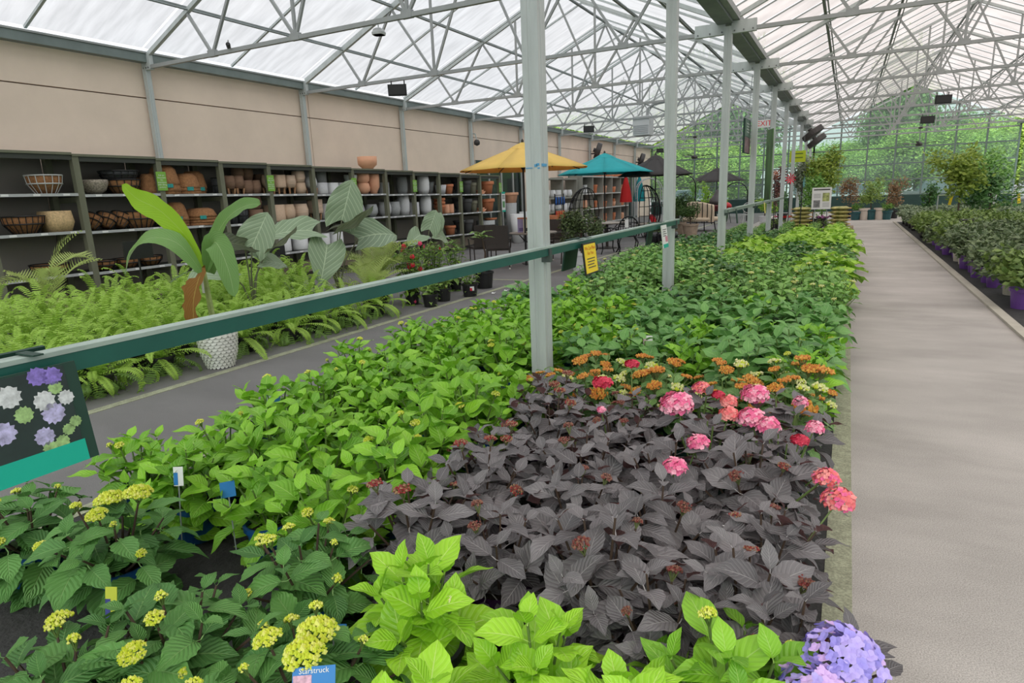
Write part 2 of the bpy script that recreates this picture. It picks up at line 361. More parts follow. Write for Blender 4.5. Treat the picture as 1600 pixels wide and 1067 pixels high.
# columns: lipped steel tube with seams and a head plate
def column(name, x, y, w, lab, plates=1):
    c = struct(ob(name, None, None, (x, y, 0)), lab); h = w/2
    b = MB()
    prof = [(-h, -h), (h, -h), (h, -h*.45), (h*.9, -h*.4), (h*.9, -h*.2), (h, -h*.15), (h, h), (h*.35, h), (h*.3, h*.92), (-h*.3, h*.92), (-h*.35, h), (-h, h), (-h, h*.3), (-h*.94, h*.25), (-h*.94, -h*.25), (-h, -h*.3)]
    n = len(prof)
    # front face seams
    prof = [(-h, -h), (-h*.3, -h), (-h*.25, -h*.93), (h*.1, -h*.93), (h*.15, -h), (h, -h)]+prof[2:]
    n = len(prof); vs = [(a, q, 0) for a, q in prof]+[(a, q, 4.02) for a, q in prof]
    b.add(vs, [(i, (i+1) % n, n+(i+1) % n, n+i) for i in range(n)]); b.build('shaft', steel, c)
    MB().box(-h*1.8, h*1.8, -h*1.8, h*1.8, .0, .015).build('base_plate', steel_dk, c)
    for s in ((-1, 1) if plates == 2 else (1,)):
        x0, x1 = (h*.8, .42) if s > 0 else (-.52, -h*.8)
        if plates == 1: x0, x1 = -h*1.2, .17
        MB().box(x0, x1, -.036, .036, 3.91, 4.09 if plates == 2 else 4.17).build('head_plate', steel, c)
        for i in range(3):
            bb = MB(); bb.tube([(x0+.05+i*(x1-x0-.1)/2, -.046, 3.945), (x0+.05+i*(x1-x0-.1)/2, .046, 3.945)], .013, 6); bb.build('bolt', bolt_m, c)
    return c
for k in range(-1, 10):
    column('column', XC, Y0+k*BAY, .115, 'square galvanised column in the middle row, %s from the front' % ORD[k+1], 2)
    column('wall_column', XW, Y0+k*BAY, .09, 'slim galvanised post against the beige wall, %s from the front' % ORD[k+1], 1)
    if k > 2: column('column_right', XR, Y0+k*BAY, .115, 'square galvanised column of the far right row, %s from the front' % ORD[k+1], 2)
# far glass end wall
gg = glassmat('greenish_glass', (.84, .93, .88), .06)
mull = M('grey_green_mullion', (.15, .20, .18), .5, .2); kneem = M('dark_green_kneewall', (.012, .045, .038), .6, 0, .15, 3)
def gable(name, x0, n, lab):
    w = struct(ob(name, None, None, (x0, YEND, 0)), lab)
    wdt = 9.155; zs = [.80, 1.62, 2.44, 3.26, 3.96, 4.6, 5.25, 6.17]
    zr = lambda x: EAVE+.12+RISE*min(x, wdt-x)
    MB().box(0, wdt, -.06, .04, 0, .8).build('knee_wall', kneem, w)
    for i in range(n+1):
        x = wdt*i/n; MB().box(x-.04, x+.04, -.05, .02, .8, zr(min(max(x, .01), wdt-.01))).build('mullion', mull, w)
    for z in zs[:-1]:
        lo = 0 if z < EAVE+.1 else (z-EAVE-.12)/RISE
        MB().box(lo, wdt-lo, -.045, .015, z-.035, z+.035).build('transom', mull, w)
    for i in range(n):
        xa, xb = wdt*i/n, wdt*(i+1)/n
        for za, zb in zip(zs[:-1], zs[1:]):
            ta, tb = min(zb, zr(xa)), min(zb, zr(xb))
            if max(ta, tb) <= za+.02: continue
            ta, tb = max(ta, za), max(tb, za)
            MB().add([(xa, 0, za), (xb, 0, za), (xb, 0, tb), (xa, 0, ta), (xa, .008, za), (xb, .008, za), (xb, .008, tb), (xa, .008, ta)],
                     [(0,1,2,3),(7,6,5,4),(0,4,5,1),(1,5,6,2),(2,6,7,3),(3,7,4,0)]).build('pane', gg, w)
gable('window_3', XW, 7, 'tall glazed gable wall behind the patio furniture')
gable('window_4', XC, 7, 'tall glazed gable wall at the end of the aisle')
# right side wall and rear wall of the house (outside the picture)
rw = struct(ob('wall_right', None), 'glazed side wall beyond the right plant bed')
for k in KS: MB().add([(XR+.2, Y0+k*BAY+.02, 0), (XR+.2, Y0+(k+1)*BAY-.02, 0), (XR+.2, Y0+(k+1)*BAY-.02, 4.1), (XR+.2, Y0+k*BAY+.02, 4.1)], [(0, 1, 2, 3)]).build('pane', gg, rw)
wb = struct(ob('wall_back', None), 'glazed wall behind the viewpoint')
for x in (XW, XC): MB().add([(x, -3.4, 0), (x+9.155, -3.4, 0), (x+9.155, -3.4, 4.2), (x+4.58, -3.4, 6.3), (x, -3.4, 4.2)], [(0, 1, 2, 3, 4)]).build('pane', gg, wb)
# ================================================================ outside
slab('ground_outside', -80, 80, 40.7, 140, -.3, -.05, M('asphalt', (.16, .16, .16), .9, 0, .1, .5), 'grey asphalt outside the far glass wall')
# ================================================================ railing and its signs
rail_g = M('dark_green_rail_paint', (.012, .10, .078), .42, 0, .12, 5)
rail_top = M('rail_top_highlight', (.34, .42, .38), .6, 0, .25, 14, stretch=(1, .3, 1))  # highlight along the rail top, put into a paler colour
XRL = XC+.055
def rail(y0, y1, z, lab, side, top, br):
    r = thing('hand_rail', lab, 'railing', (XRL, y0, z))
    L = y1-y0
    MB().box(0, .04, 0, L, -.056, -.006).build('board', side, r)
    MB().box(-.012, .042, 0, L, -.006, .006).build('top_cap', top, r)
    for y in br:
        MB().box(-.012, .05, y-y0-.06, y-y0-.02, -.10, -.01).build('bracket', M('bracket_steel', (.07, .09, .085), .5, .3), r)
    return r
rail(-1.2, Y0+BAY+.12, 1.20, 'long dark green wooden hand rail on the nearest columns', rail_g, rail_top, (Y0, Y0+BAY))
rail(Y0+2*BAY-.1, Y0+5*BAY-.4, 1.19, 'grey-green hand rail farther down the column row', M('grey_rail_paint', (.19, .24, .21), .6), rail_top, (Y0+2*BAY, Y0+3*BAY))
signpaint = M('sign_back_green', (.008, .042, .028), .6); blackp = M('black_plastic', (.012, .012, .012), .45)
white_p = M('white_card', (.78, .78, .76), .6); teal_p = M('teal_card', (.0, .40, .29), .6)
yel_p = M('yellow_card', (.92, .68, .03), .6); red_ink = M('red_ink', (.62, .10, .01), .7); dark_ink = M('dark_ink', (.05, .05, .045), .7)
def saddle(y, w, h, lab, name, fz):
    """two boards hung over the rail, flaring outward; returns frame for the aisle side"""
    s = thing(name, lab, 'sign', (XRL+.02, y, 1.21))
    for yy in (w*.2, w*.8): MB().box(-.03, .05, yy-.012, yy+.012, -.001, .003).build('strap', signpaint, s)
    b = MB().box(-.006, .006, 0, w, -h, 0).build('back_board', signpaint, s, loc=(-.07, 0, 0)); b.rotation_euler = (0, .16, 0)
    f = MB().box(-.006, .006, 0, w, -h, 0).build('front_board', fz, s, loc=(.055, 0, -.03)); f.rotation_euler = (0, -.12, 0)
    return s, f
# yellow planting sign (near the second column)
s, f = saddle(4.47, .27, .24, 'yellow planting service sign hung on the green rail', 'rail_sign', blackp)
MB().box(.0065, .008, .012, .258, -.228, -.012).build('card', yel_p, f)
RX = (PI/2, 0, PI/2)
text('We Can Plant\nFor You', .038, red_ink, f, (.0095, .135, -.062), RX)
for i in range(4): MB().box(.0085, .0095, .05+.01*(i % 2), .22-.015*(i % 3), -.125-i*.022, -.118-i*.022).build('print_line', dark_ink, f)
# small white and teal sign at the second column
s, f = saddle(6.78, .20, .24, 'small white and teal plant sign by the second column', 'rail_sign', white_p)
MB().box(.0065, .008, .0, .20, -.24, -.20).build('band', teal_p, f)
for i in range(4): MB().box(.0065, .008, .02, .17-.03*(i % 2), -.05-i*.022, -.043-i*.022).build('print_line', dark_ink, f)
MB().box(.0065, .008, .10, .19, -.18, -.12).build('picture', M('pink_print', (.6, .25, .32), .6), f)
# hydrangea poster at the left edge
s, f = saddle(.52, .36, .255, 'hydrangea picture sign hanging from the near end of the rail', 'rail_sign', signpaint)
card = MB().box(.0065, .008, .0, .33, -.25, -.005).build('card', M('print_dark_leaf', (.015, .03, .028), .6, 0, .3, 12), f)
MB().box(.0082, .009, .0, .335, -.255, -.20).build('band', teal_p, f)
random.seed(4)
pr = [M('print_lilac', (.45, .42, .66), .6, 0, .4, 70), M('print_white', (.62, .64, .66), .6, 0, .3, 70), M('print_violet', (.24, .17, .55), .6, 0, .4, 70), M('print_green', (.30, .46, .18), .6, 0, .4, 70)]
for y, z, r, c in ((.30, -.025, .022, 2), (.268, -.018, .022, 2), (.30, -.055, .016, 3), (.27, -.08, .024, 1), (.318, -.085, .018, 1), (.282, -.115, .026, 0), (.25, -.165, .022, 0), (.305, -.165, .014, 3), (.325, -.15, .014, 3), (.285, -.19, .016, 3), (.255, -.195, .016, 3), (.20, -.05, .026, 1), (.17, -.13, .026, 0), (.22, -.1, .02, 3), (.12, -.06, .026, 2), (.1, -.16, .026, 1), (.05, -.1, .026, 0)):
    b = MB(); n = 26
    b.add([(.0084, y, z)]+[(.0084, y+r*(1+.14*math.sin(k*2.7+y*90))*math.cos(2*PI*k/n), z+r*(1+.14*math.sin(k*2.7+y*90))*math.sin(2*PI*k/n)) for k in range(n)], [(0, k+1, (k+1) % n+1) for k in range(n)])
    b.build('printed_flower', pr[c], f)
# small signs on the far rail
for y, lab in ((11.9, 'narrow green board hung on the far rail'), (16.2, 'pale yellow tag board hung on the far rail')):
    s, f = saddle(y, .12, .25, lab, 'rail_sign', signpaint if y < 13 else M('pale_yellow_card', (.75, .65, .2), .6)); s.location.z = 1.2
# ================================================================ potted hydrangeas
def leaf_mesh(name, mat, width=.62, n=8, fold=.22, curl=.35, wave=.03, serr=0, pet=.12, seed=0, roundness=.9, tipf=.10, side=2, blister=0.0):
    """one leaf, length 1 along +Y, petiole at the origin"""
    rg = random.Random(seed); b = MB(); uv = []; cols = [i/side for i in range(-side, side+1)]
    ph = rg.uniform(0, 6); tw = rg.uniform(-.25, .25)
    for i in range(n+1):
        v = i/n
        w = (math.sin(PI*min(1, v**.82))**roundness)*.5*width
        if v > .72: w = w*(1-tipf*(v-.72)/.28*2.2) if v < 1 else 0
        w = max(w, .004)
        for c in cols:
            e = 1
            if abs(c) == 1 and serr: e = 1+serr*(1 if i % 2 else -1)
            x = c*w*e
            z = fold*abs(x)*(1.2-.5*v)-curl*v*v+wave*math.sin(v*11+ph)*abs(c)+tw*x*v*1.2
            b.v.append((x, pet+v*(1-pet*.4)*(1-.12*curl*v), z)); uv.append((.5+.5*c, v))
    m = len(cols)
    for i in range(n):
        for j in range(m-1): b.f.append((i*m+j, i*m+j+1, (i+1)*m+j+1, (i+1)*m+j))
    k = len(b.v); b.v += [(-.012, 0, -.01), (.012, 0, -.01), (.012, pet+.02, .004), (-.012, pet+.02, .004)]; uv += [(.5, 0)]*4; b.f.append((k, k+1, k+2, k+3))
    b.uv = uv
    return b.mesh(name, mat, True)
def leafset(mat, cnt=4, **kw):
    out = []
    for s in range(cnt):
        k = dict(kw); rg = random.Random(s*7+3)
        k['curl'] = k.get('curl', .3)*rg.uniform(.5, 1.5); k['fold'] = k.get('fold', .22)*rg.uniform(.5, 1.5); k['width'] = k.get('width', .62)*rg.uniform(.9, 1.1)
        out.append(leaf_mesh('leaf', mat, seed=s, **k))
    return out
LM = {
 'lime':   leafmat('lime_green_leaf', (0.249, 0.520, 0.020), (0.407, 0.746, 0.040), (0.655, 0.850, 0.249), .36, 7, .05, .35, trans=.24),
 'green':  leafmat('fresh_green_leaf', (0.141, 0.362, 0.023), (0.316, 0.633, 0.040), (0.475, 0.701, 0.181), .36, 7, .05, .3, trans=.22),
 'serr':   leafmat('dark_serrated_leaf', (0.078, 0.219, 0.053), (0.153, 0.360, 0.083), (0.294, 0.506, 0.173), .5, 9, .05, .4, bump=.6, trans=.22),
 'purple': leafmat('dusky_purple_leaf', (0.105, 0.097, 0.103), (0.213, 0.197, 0.205), (0.427, 0.402, 0.402), .5, 8, .04, .35, bump=.45, trans=.08, back=(0.255, 0.128, 0.128)),
 'orange': leafmat('olive_green_leaf', (0.096, 0.226, 0.056), (0.226, 0.395, 0.113), (0.407, 0.531, 0.249), .45, 7, .05, .3, trans=.25),
 'big':    leafmat('blue_green_leaf', (0.103, 0.273, 0.071), (0.221, 0.468, 0.123), (0.390, 0.611, 0.247), .36, 7, .05, .3, trans=.25),
 'fine':   leafmat('mid_green_leaf', (0.136, 0.310, 0.068), (0.286, 0.535, 0.118), (0.435, 0.647, 0.249), .48, 7, .05, .3, trans=.22),
 'oak':    leafmat('yellow_green_leaf', (0.249, 0.475, 0.045), (0.441, 0.678, 0.085), (0.588, 0.768, 0.226), .48, 6, .05, .3, trans=.26),
 'dark':   leafmat('deep_green_leaf', (0.051, 0.147, 0.038), (0.119, 0.271, 0.068), (0.215, 0.384, 0.136), .36, 7, .05, .3, trans=.2),
}
LEAF = {
 'lime': leafset(LM['lime'], 5, width=.66, curl=.22, serr=.035, n=10), 'green': leafset(LM['green'], 5, width=.60, curl=.25, n=8, serr=.02),
 'serr': leafset(LM['serr'], 5, width=.62, curl=.32, serr=.06, n=12, wave=.02), 'purple': leafset(LM['purple'], 5, width=.55, curl=.26, serr=.04, n=10),
 'orange': leafset(LM['orange'], 4, width=.6, curl=.3, n=6), 'big': leafset(LM['big'], 4, width=.66, curl=.3, n=7),
 'fine': leafset(LM['fine'], 3, width=.62, curl=.3, n=5, side=1), 'oak': leafset(LM['oak'], 3, width=.85, curl=.25, n=6, side=2, serr=.16, wave=.05), 'dark': leafset(LM['dark'], 3, width=.8, curl=.3, n=5, side=2, serr=.1),
}
stem_g = M('green_stem', (.13, .20, .05), .6); stem_b = M('brown_stem', (.075, .045, .03), .7); stem_y = M('olive_stem', (.17, .20, .07), .6)
def rotm(fwd, up):
    y = Vector(fwd).normalized(); x = y.cross(Vector(up)).normalized()
    if x.length < .1: x = Vector((1, 0, 0))
    z = x.cross(y); return Matrix(((x.x, y.x, z.x), (x.y, y.y, z.y), (x.z, y.z, z.z))).to_4x4()
def proto(seed, leaves, N=11, R=.20, H=.46, pairs=4, L=(.055, .125), base=.17, node=.045, open_=(50, -8), dome=.35, fprob=0, flowers=(), inner=True, flw=1.0, smallest=None):
    """one plant: list of (part name, mesh, matrix)"""
    rg = random.Random(seed); out = []; unit = STEM
    for i in range(N):
        r = R*math.sqrt((i+.4)/N); a = i*2.39996+rg.uniform(-.3, .3)
        z = H*(1-dome*(r/R)**2)+rg.uniform(-.03, .03)
        tip = Vector((r*math.cos(a), r*math.sin(a), z)); b0 = Vector((r*.25*math.cos(a), r*.25*math.sin(a), base))
        d = (tip-b0).normalized(); d = (d+Vector((0, 0, .5))+Vector((rg.uniform(-.15, .15), rg.uniform(-.15, .15), 0))).normalized()
        ln = (tip-b0).length
        out.append(('stem', unit, Matrix.Translation(b0) @ rotm((0, 0, 1) if ln < 1e-4 else (tip-b0), (1, .2, .1)) @ Matrix.Diagonal((.006, ln, .006, 1))))
        az = rg.uniform(0, PI); np_ = pairs+(1 if r > R*.7 and inner else 0)
        fl = rg.random() < fprob
        for j in range(np_):
            if fl and j == 0: continue
            t = j/max(1, np_-1); p = tip-d*(node*j*(1+.25*j)); el = math.radians(open_[0]+(open_[1]-open_[0])*t)
            for s in (0, 1):
                aa = az+j*PI/2+s*PI+rg.uniform(-.25, .25); e2 = el+rg.uniform(-.2, .2)
                x = d.orthogonal().normalized(); y = d.cross(x)
                h = x*math.cos(aa)+y*math.sin(aa); fw = h*math.cos(e2)+d*math.sin(e2)
                up = d*math.cos(e2)-h*math.sin(e2)
                le = (L[0]+(L[1]-L[0])*min(1, t*1.5)**.6)*rg.uniform(.85, 1.15)
                if smallest: le = max(le, smallest)
                out.append(('leaf', rg.choice(leaves), Matrix.Translation(p) @ rotm(fw, up) @ Matrix.Diagonal((le, le, le, 1))))
        if fl and flowers:
            fm = rg.choice(flowers); s = rg.uniform(.75, 1.2)*flw
            out.append(('flower_head', fm, Matrix.Translation(tip+d*.018) @ rotm(Vector((-d.x, 1, -d.y)), d) @ Matrix.Diagonal((s, s, s, 1))))
    return out
STEM = MB().tube([(0, 0, 0), (0, .5, 0), (0, 1, 0)], 1, 5, False, .6).mesh('stem', stem_g)
STEM_B = MB().tube([(0, 0, 0), (0, .5, 0), (0, 1, 0)], 1, 5, False, .6).mesh('stem', stem_b)
# ---- flower heads
def bud_cluster(name, mats, r=.03, h=.02, n=90, s=.0045, seed=1, flat=.5, stalk=True):
    rg = random.Random(seed); b = MB(); mi = []
    for i in range(n):
        u = math.sqrt(rg.random()); a = rg.uniform(0, 2*PI); x, y = r*u*math.cos(a), r*u*math.sin(a); z = h*(1-u*u*flat)+rg.uniform(-.004, .004)
        q = s*rg.uniform(.7, 1.5)
        nf = len(b.f)
        b.add([(x+q, y, z), (x-q, y, z), (x, y+q, z), (x, y-q, z), (x, y, z+q*1.3), (x, y, z-q)], [(0, 2, 4), (2, 1, 4), (1, 3, 4), (3, 0, 4), (2, 0, 5), (1, 2, 5), (3, 1, 5), (0, 3, 5)])
        mi += [rg.randrange(len(mats)-1)]*8
    if stalk:
        for i in range(9):
            a = 2*PI*i/9; k = len(b.f)
            b.bar((0, 0, -.03), (r*.7*math.cos(a), r*.7*math.sin(a), h*.7), .0022); mi += [len(mats)-1]*6
    m = b.mesh(name, None)
    for t in mats: m.materials.append(t)
    m.polygons.foreach_set('material_index', mi); m.update(); return m
def floret_mesh(name, mat, s=.012, np_=4):
    b = MB()
    for k in range(np_):
        a = 2*PI*k/np_; c, d = math.cos(a), math.sin(a); w = s*.62
        def P(u, v, z): return (c*u-d*v, d*u+c*v, z)
        b.add([P(0, 0, 0), P(s*.5, -w, s*.22), P(s*1.05, -w*.45, s*.34), P(s*1.05, w*.45, s*.34), P(s*.5, w, s*.22)], [(0, 1, 2, 3, 4)])
    b.add([(s*.12, 0, .003), (0, s*.12, .003), (-s*.12, 0, .003), (0, -s*.12, .003)], [(0, 1, 2, 3)])
    return b.mesh(name, mat)
def mophead(name, mats, R=.06, n=95, s=.011, seed=2, squash=.75):
    rg = random.Random(seed); b = MB(); mi = []; fm = floret_mesh('floret', None, s)
    co = [v.co.copy() for v in fm.vertices]; fs = [tuple(p.vertices) for p in fm.polygons]
    for i in range(n):
        z = 1-1.35*(i+.5)/n; r = math.sqrt(max(0, 1-z*z)); a = i*2.39996
        nn = Vector((r*math.cos(a), r*math.sin(a), z)); c = Vector((nn.x*R, nn.y*R, nn.z*R*squash))
        mt = Matrix.Translation(c*rg.uniform(.84, 1.10)) @ rotm(Vector((-math.sin(a), math.cos(a), .3)), nn+Vector((rg.uniform(-.65, .65), rg.uniform(-.65, .65), rg.uniform(-.2, .7)))) @ Matrix.Rotation(rg.uniform(0, 3), 4, 'Z')
        b.add([mt @ q for q in co], fs); mi += [rg.randrange(len(mats))]*len(fs)
    m = b.mesh(name, None)
    for t in mats: m.materials.append(t)
    m.polygons.foreach_set('material_index', mi); m.update(); return m
limeb = [M('lime_bud_a', (.62, .66, .05), .6), M('lime_bud_b', (.50, .58, .03), .6), M('lime_bud_c', (.70, .70, .16), .6), stem_g]
redb = [M('red_bud_a', (.28, .02, .022), .55), M('red_bud_b', (.20, .035, .03), .6), M('tan_bud', (.30, .17, .09), .6), stem_y]
brnb = [M('brown_bud_a', (.16, .06, .045), .6), M('brown_bud_b', (.24, .11, .07), .6), MATS['red_bud_b'], stem_y]
orgb = [M('orange_bud_a', (.58, .24, .03), .6), M('orange_bud_b', (.66, .36, .06), .6), M('orange_bud_c', (.50, .17, .03), .6), stem_y]
crmb = [M('cream_bud_a', (.68, .66, .34), .6), M('cream_bud_b', (.58, .62, .26), .6), MATS['lime_bud_b'], stem_g]
F_LIME = [bud_cluster('flower_head', limeb, .045, .034, 220, .005, 1, .7), bud_cluster('flower_head', limeb, .022, .016, 80, .0036, 2, .7), bud_cluster('flower_head', limeb, .014, .012, 46, .0032, 3, .7)]
F_RED = [bud_cluster('flower_head', redb, .026, .014, 90, .0036, 4, .5), bud_cluster('flower_head', brnb, .020, .016, 75, .0034, 5, .5), bud_cluster('flower_head', brnb, .024, .014, 90, .0034, 6, .4)]
F_ORG = [bud_cluster('flower_head', orgb, .036, .012, 120, .0046, 7, .4), bud_cluster('flower_head', orgb, .028, .010, 90, .0042, 8, .4)]
F_CRM = [bud_cluster('flower_head', crmb, .024, .012, 60, .0045, 9, .5)]
pinks = [M('hot_pink_petal', (.80, .13, .30), .55), M('pink_petal', (.88, .25, .40), .55), M('pale_pink_petal', (.90, .40, .52), .55)]
corals = [M('coral_petal', (.80, .16, .17), .55), M('coral_petal_light', (.86, .30, .28), .55)]
crims = [M('crimson_petal', (.50, .012, .05), .5), M('crimson_petal_light', (.66, .04, .09), .5)]
F_PINK = [mophead('flower_head', pinks, .058, 110, .012, 3), mophead('flower_head', pinks, .045, 80, .011, 4)]
F_CORAL = [mophead('flower_head', corals, .034, 60, .009, 5), mophead('flower_head', corals+pinks[:1], .045, 80, .009, 6)]
F_CRIM = [mophead('flower_head', crims, .045, 80, .010, 7, .55)]
# ---- pots
def pot_mesh(name, mat, r=.115, h=.19, rim=.010, tap=.82, n=20):
    return MB().lathe([(r*tap, 0), (r*.97, h-.03), (r*.98, h-.03), (r+rim, h-.028), (r+rim, h), (r-.004, h), (r-.008, h-.025)], n).mesh(name, mat, False)
soilm = M('potting_soil', (.035, .022, .015), .9, 0, .4, 40, .6, 90)
SOIL = MB().lathe([(.108, .165), (.0, .172)], 16).mesh('soil', soilm)
POT = {'blue': pot_mesh('pot', M('blue_pot_plastic', (.010, .075, .235), .4, 0, .1, 6)), 'purple': pot_mesh('pot', M('purple_pot_plastic', (.045, .012, .06), .4)),
       'black': pot_mesh('pot', M('black_pot_plastic', (.014, .014, .015), .42)), 'green': pot_mesh('pot', M('green_pot_plastic', (.012, .05, .035), .42)),
       'white': pot_mesh('pot', M('cream_pot_plastic', (.55, .50, .42), .5)), 'violet': pot_mesh('pot', M('violet_pot_plastic', (.16, .06, .30), .45))}
STEM_KEEP = STEM
SPEC = {}
SPEC['lime'] = [proto(10+i, LEAF['lime'], 8, .15, .45, 4, (.085, .17), open_=(60, -5), fprob=.10, flowers=F_CRM, node=.04) for i in range(3)]
SPEC['green'] = [proto(20+i, LEAF['green'], 11, .22, .46, 4, (.08, .17), open_=(55, 0), fprob=.07, flowers=F_LIME[1:]) for i in range(4)]
STEM = STEM_B
SPEC['serr'] = [proto(30+i, LEAF['serr'], 14, .24, .43, 4, (.075, .18), open_=(38, -16), fprob=.38, flowers=F_LIME+F_LIME[1:]) for i in range(3)]
SPEC['purple'] = [proto(40+i, LEAF['purple'], 11, .23, .47, 4, (.08, .185), open_=(42, -12), fprob=.22, flowers=F_RED) for i in range(4)]
STEM = STEM_KEEP
SPEC['pinkf'] = [proto(50+i, LEAF['purple'], 10, .20, .48, 3, (.07, .15), open_=(42, -10), fprob=.0) for i in range(2)]
SPEC['orange'] = [proto(60+i, LEAF['orange'], 12, .21, .45, 4, (.06, .13), open_=(40, -10), fprob=.85, flowers=F_ORG+F_ORG+F_CRM[:1], flw=1.45) for i in range(3)]
SPEC['big'] = [proto(70+i, LEAF['big'], 10, .25, .50, 4, (.10, .20), open_=(45, -8), fprob=.10, flowers=F_CRM) for i in range(3)]
SPEC['fine'] = [proto(80+i, LEAF['fine'], 18, .31, .58, 4, (.065, .14), open_=(40, -8), dome=.3, fprob=.10, flowers=F_CRM) for i in range(3)]
SPEC['oak'] = [proto(90+i, LEAF['oak'], 14, .36, .60, 3, (.12, .24), open_=(35, -8), dome=.3) for i in range(2)]
SPEC['dark'] = [proto(95+i, LEAF['dark'], 16, .30, .52, 4, (.08, .15), open_=(40, -8), dome=.3, fprob=.06, flowers=F_CRM) for i in range(2)]
POTOF = {'lime': 'black', 'green': 'blue', 'serr': 'blue', 'purple': 'purple', 'pinkf': 'green', 'orange': 'green', 'big': 'blue', 'fine': 'blue', 'oak': 'black', 'dark': 'black'}
JOINED = {}
def join(pr, key):
    if key in JOINED: return JOINED[key]
    groups = {}
    for nm, me, mt in pr:
        groups.setdefault('foliage', []).append((me, mt)) if nm != 'flower_head' else None
    res = []
    for nm, lst in groups.items():
        vs, fs, uv, mi, mats = [], [], [], [], []
        k = 0
        for me, mt in lst:
            co = np.empty(len(me.vertices)*3, dtype=np.float32); me.vertices.foreach_get('co', co); co = co.reshape(-1, 3)
            A = np.array(mt); vs.append(co @ A[:3, :3].T + A[:3, 3])
            idx = [me.materials[i] for i in range(len(me.materials))]
            for mm in idx:
                if mm not in mats: mats.append(mm)
            lu = None
            if me.uv_layers: lu = {}
            for p in me.polygons:
                fs.append(tuple(i+k for i in p.vertices)); mi.append(mats.index(idx[p.material_index]))
                if lu is not None:
                    for li in p.loop_indices: lu[me.loops[li].vertex_index] = tuple(me.uv_layers[0].data[li].uv)
            uv += [lu.get(i, (.5, 0)) if lu else (.5, 0) for i in range(len(co))]
            k += len(co)
        b = MB(); b.v = np.concatenate(vs).tolist(); b.f = fs; b.uv = uv
        m = b.mesh(nm, None, nm == 'foliage')
        for mm in mats: m.materials.append(mm)
        m.polygons.foreach_set('material_index', mi); m.update(); res.append((nm, m))
    JOINED[key] = res; return res
NPL = 0
def plant(sp, x, y, rz, sc, label, name='potted_hydrangea', cat='plant', group=None, near=True, pot=None, tilt=0):
    global NPL
    NPL += 1
    i = NPL % len(SPEC[sp]); pr = SPEC[sp][i]
    t = thing(name, label, cat, (x, y, 0.002), rz, group, scale=sc)
    ob('pot', POT[pot or POTOF[sp]], t)
    if near:
        ob('soil', SOIL, t)
        for nm, me, mt in pr: ob(nm, me, t, mtx=mt)
    else:
        for nm, me in join(pr, (sp, i)): ob(nm, me, t)
        for nm, me, mt in pr:
            if nm == 'flower_head': ob(nm, me, t, mtx=mt)
    return t
DESC = {'lime': 'bright lime-green hydrangea', 'green': 'fresh green hydrangea', 'serr': 'dark green toothed hydrangea with lime buds', 'purple': 'dusky purple-leaved hydrangea',
        'pinkf': 'purple-leaved hydrangea with pink flowers', 'orange': 'green hydrangea with orange bud clusters', 'big': 'blue-green broad-leaved hydrangea',
        'fine': 'small-leaved hydrangea with pale buds', 'oak': 'yellow-green oakleaf hydrangea', 'dark': 'deep green leafy shrub'}
rg = random.Random(11)
# front plants set one by one: species, x, y, label
FRONT = [('serr', -2.46, 1.27, 'toothed dark hydrangea in a blue pot beside the walkway'), ('serr', -1.60, 1.42, 'toothed hydrangea with large lime flower heads near the purple plants'),
 ('serr', -1.66, .97, 'wide toothed hydrangea in front with a pink tag'), ('serr', -1.20, 1.02, 'toothed hydrangea with two big lime flower heads at the front edge'),
 ('serr', -1.36, .62, 'toothed hydrangea at the bottom edge before the blue tag'),
 ('serr', -1.80, .74, 'toothed hydrangea lowest in the front corner'),
 ('lime', -1.08, 1.38, 'lime-green hydrangea between toothed and purple plants'), ('lime', -.66, 1.34, 'lime-green hydrangea with one cream flower in the front middle'),
 ('lime', -.36, 1.12, 'lime-green hydrangea at the bottom edge beside the violet flowers'), ('green', -.16, 1.42, 'green hydrangea beside the violet flower head'),
 ('purple', -.06, 1.66, 'purple-leaved hydrangea hanging over the strip behind the violet flowers'), ('purple', -.40, 1.62, 'purple-leaved hydrangea just behind the front lime plants'),
 ('lime', -.80, .98, 'lime-green hydrangea at the bottom edge'), ('serr', -2.95, 1.2, 'toothed hydrangea half hidden under the rail poster')]
for sp, x, y, lab in FRONT: plant(sp, x, y, rg.uniform(0, 6), rg.uniform(.95, 1.08), lab, pot='black' if sp == 'green' else None)
def zone(x, y):
    """species planted at a place in the bed"""
    xl = -1.40-.22*(y-1.5)
    if y < 3.3:
        if x < xl: return 'green'
        if y > 2.6 and x > -.85: return 'pinkf'
        return 'purple'
    if y < 4.4: return 'orange' if x > -1.75 else 'green'
    if y < 6.6: return ('big' if x > -1.75 else 'green') if y < 6.2 else 'big'
    if y < 10.3: return 'fine' if (x > -2.6 or y > 7.5) else 'green'
    if y < 12.2: return 'fine' if x < -1.1 else 'dark'
    if y < 18.6: return 'oak' if x > -1.5 else 'dark'
    return 'fine'
row = 0; y = 1.80
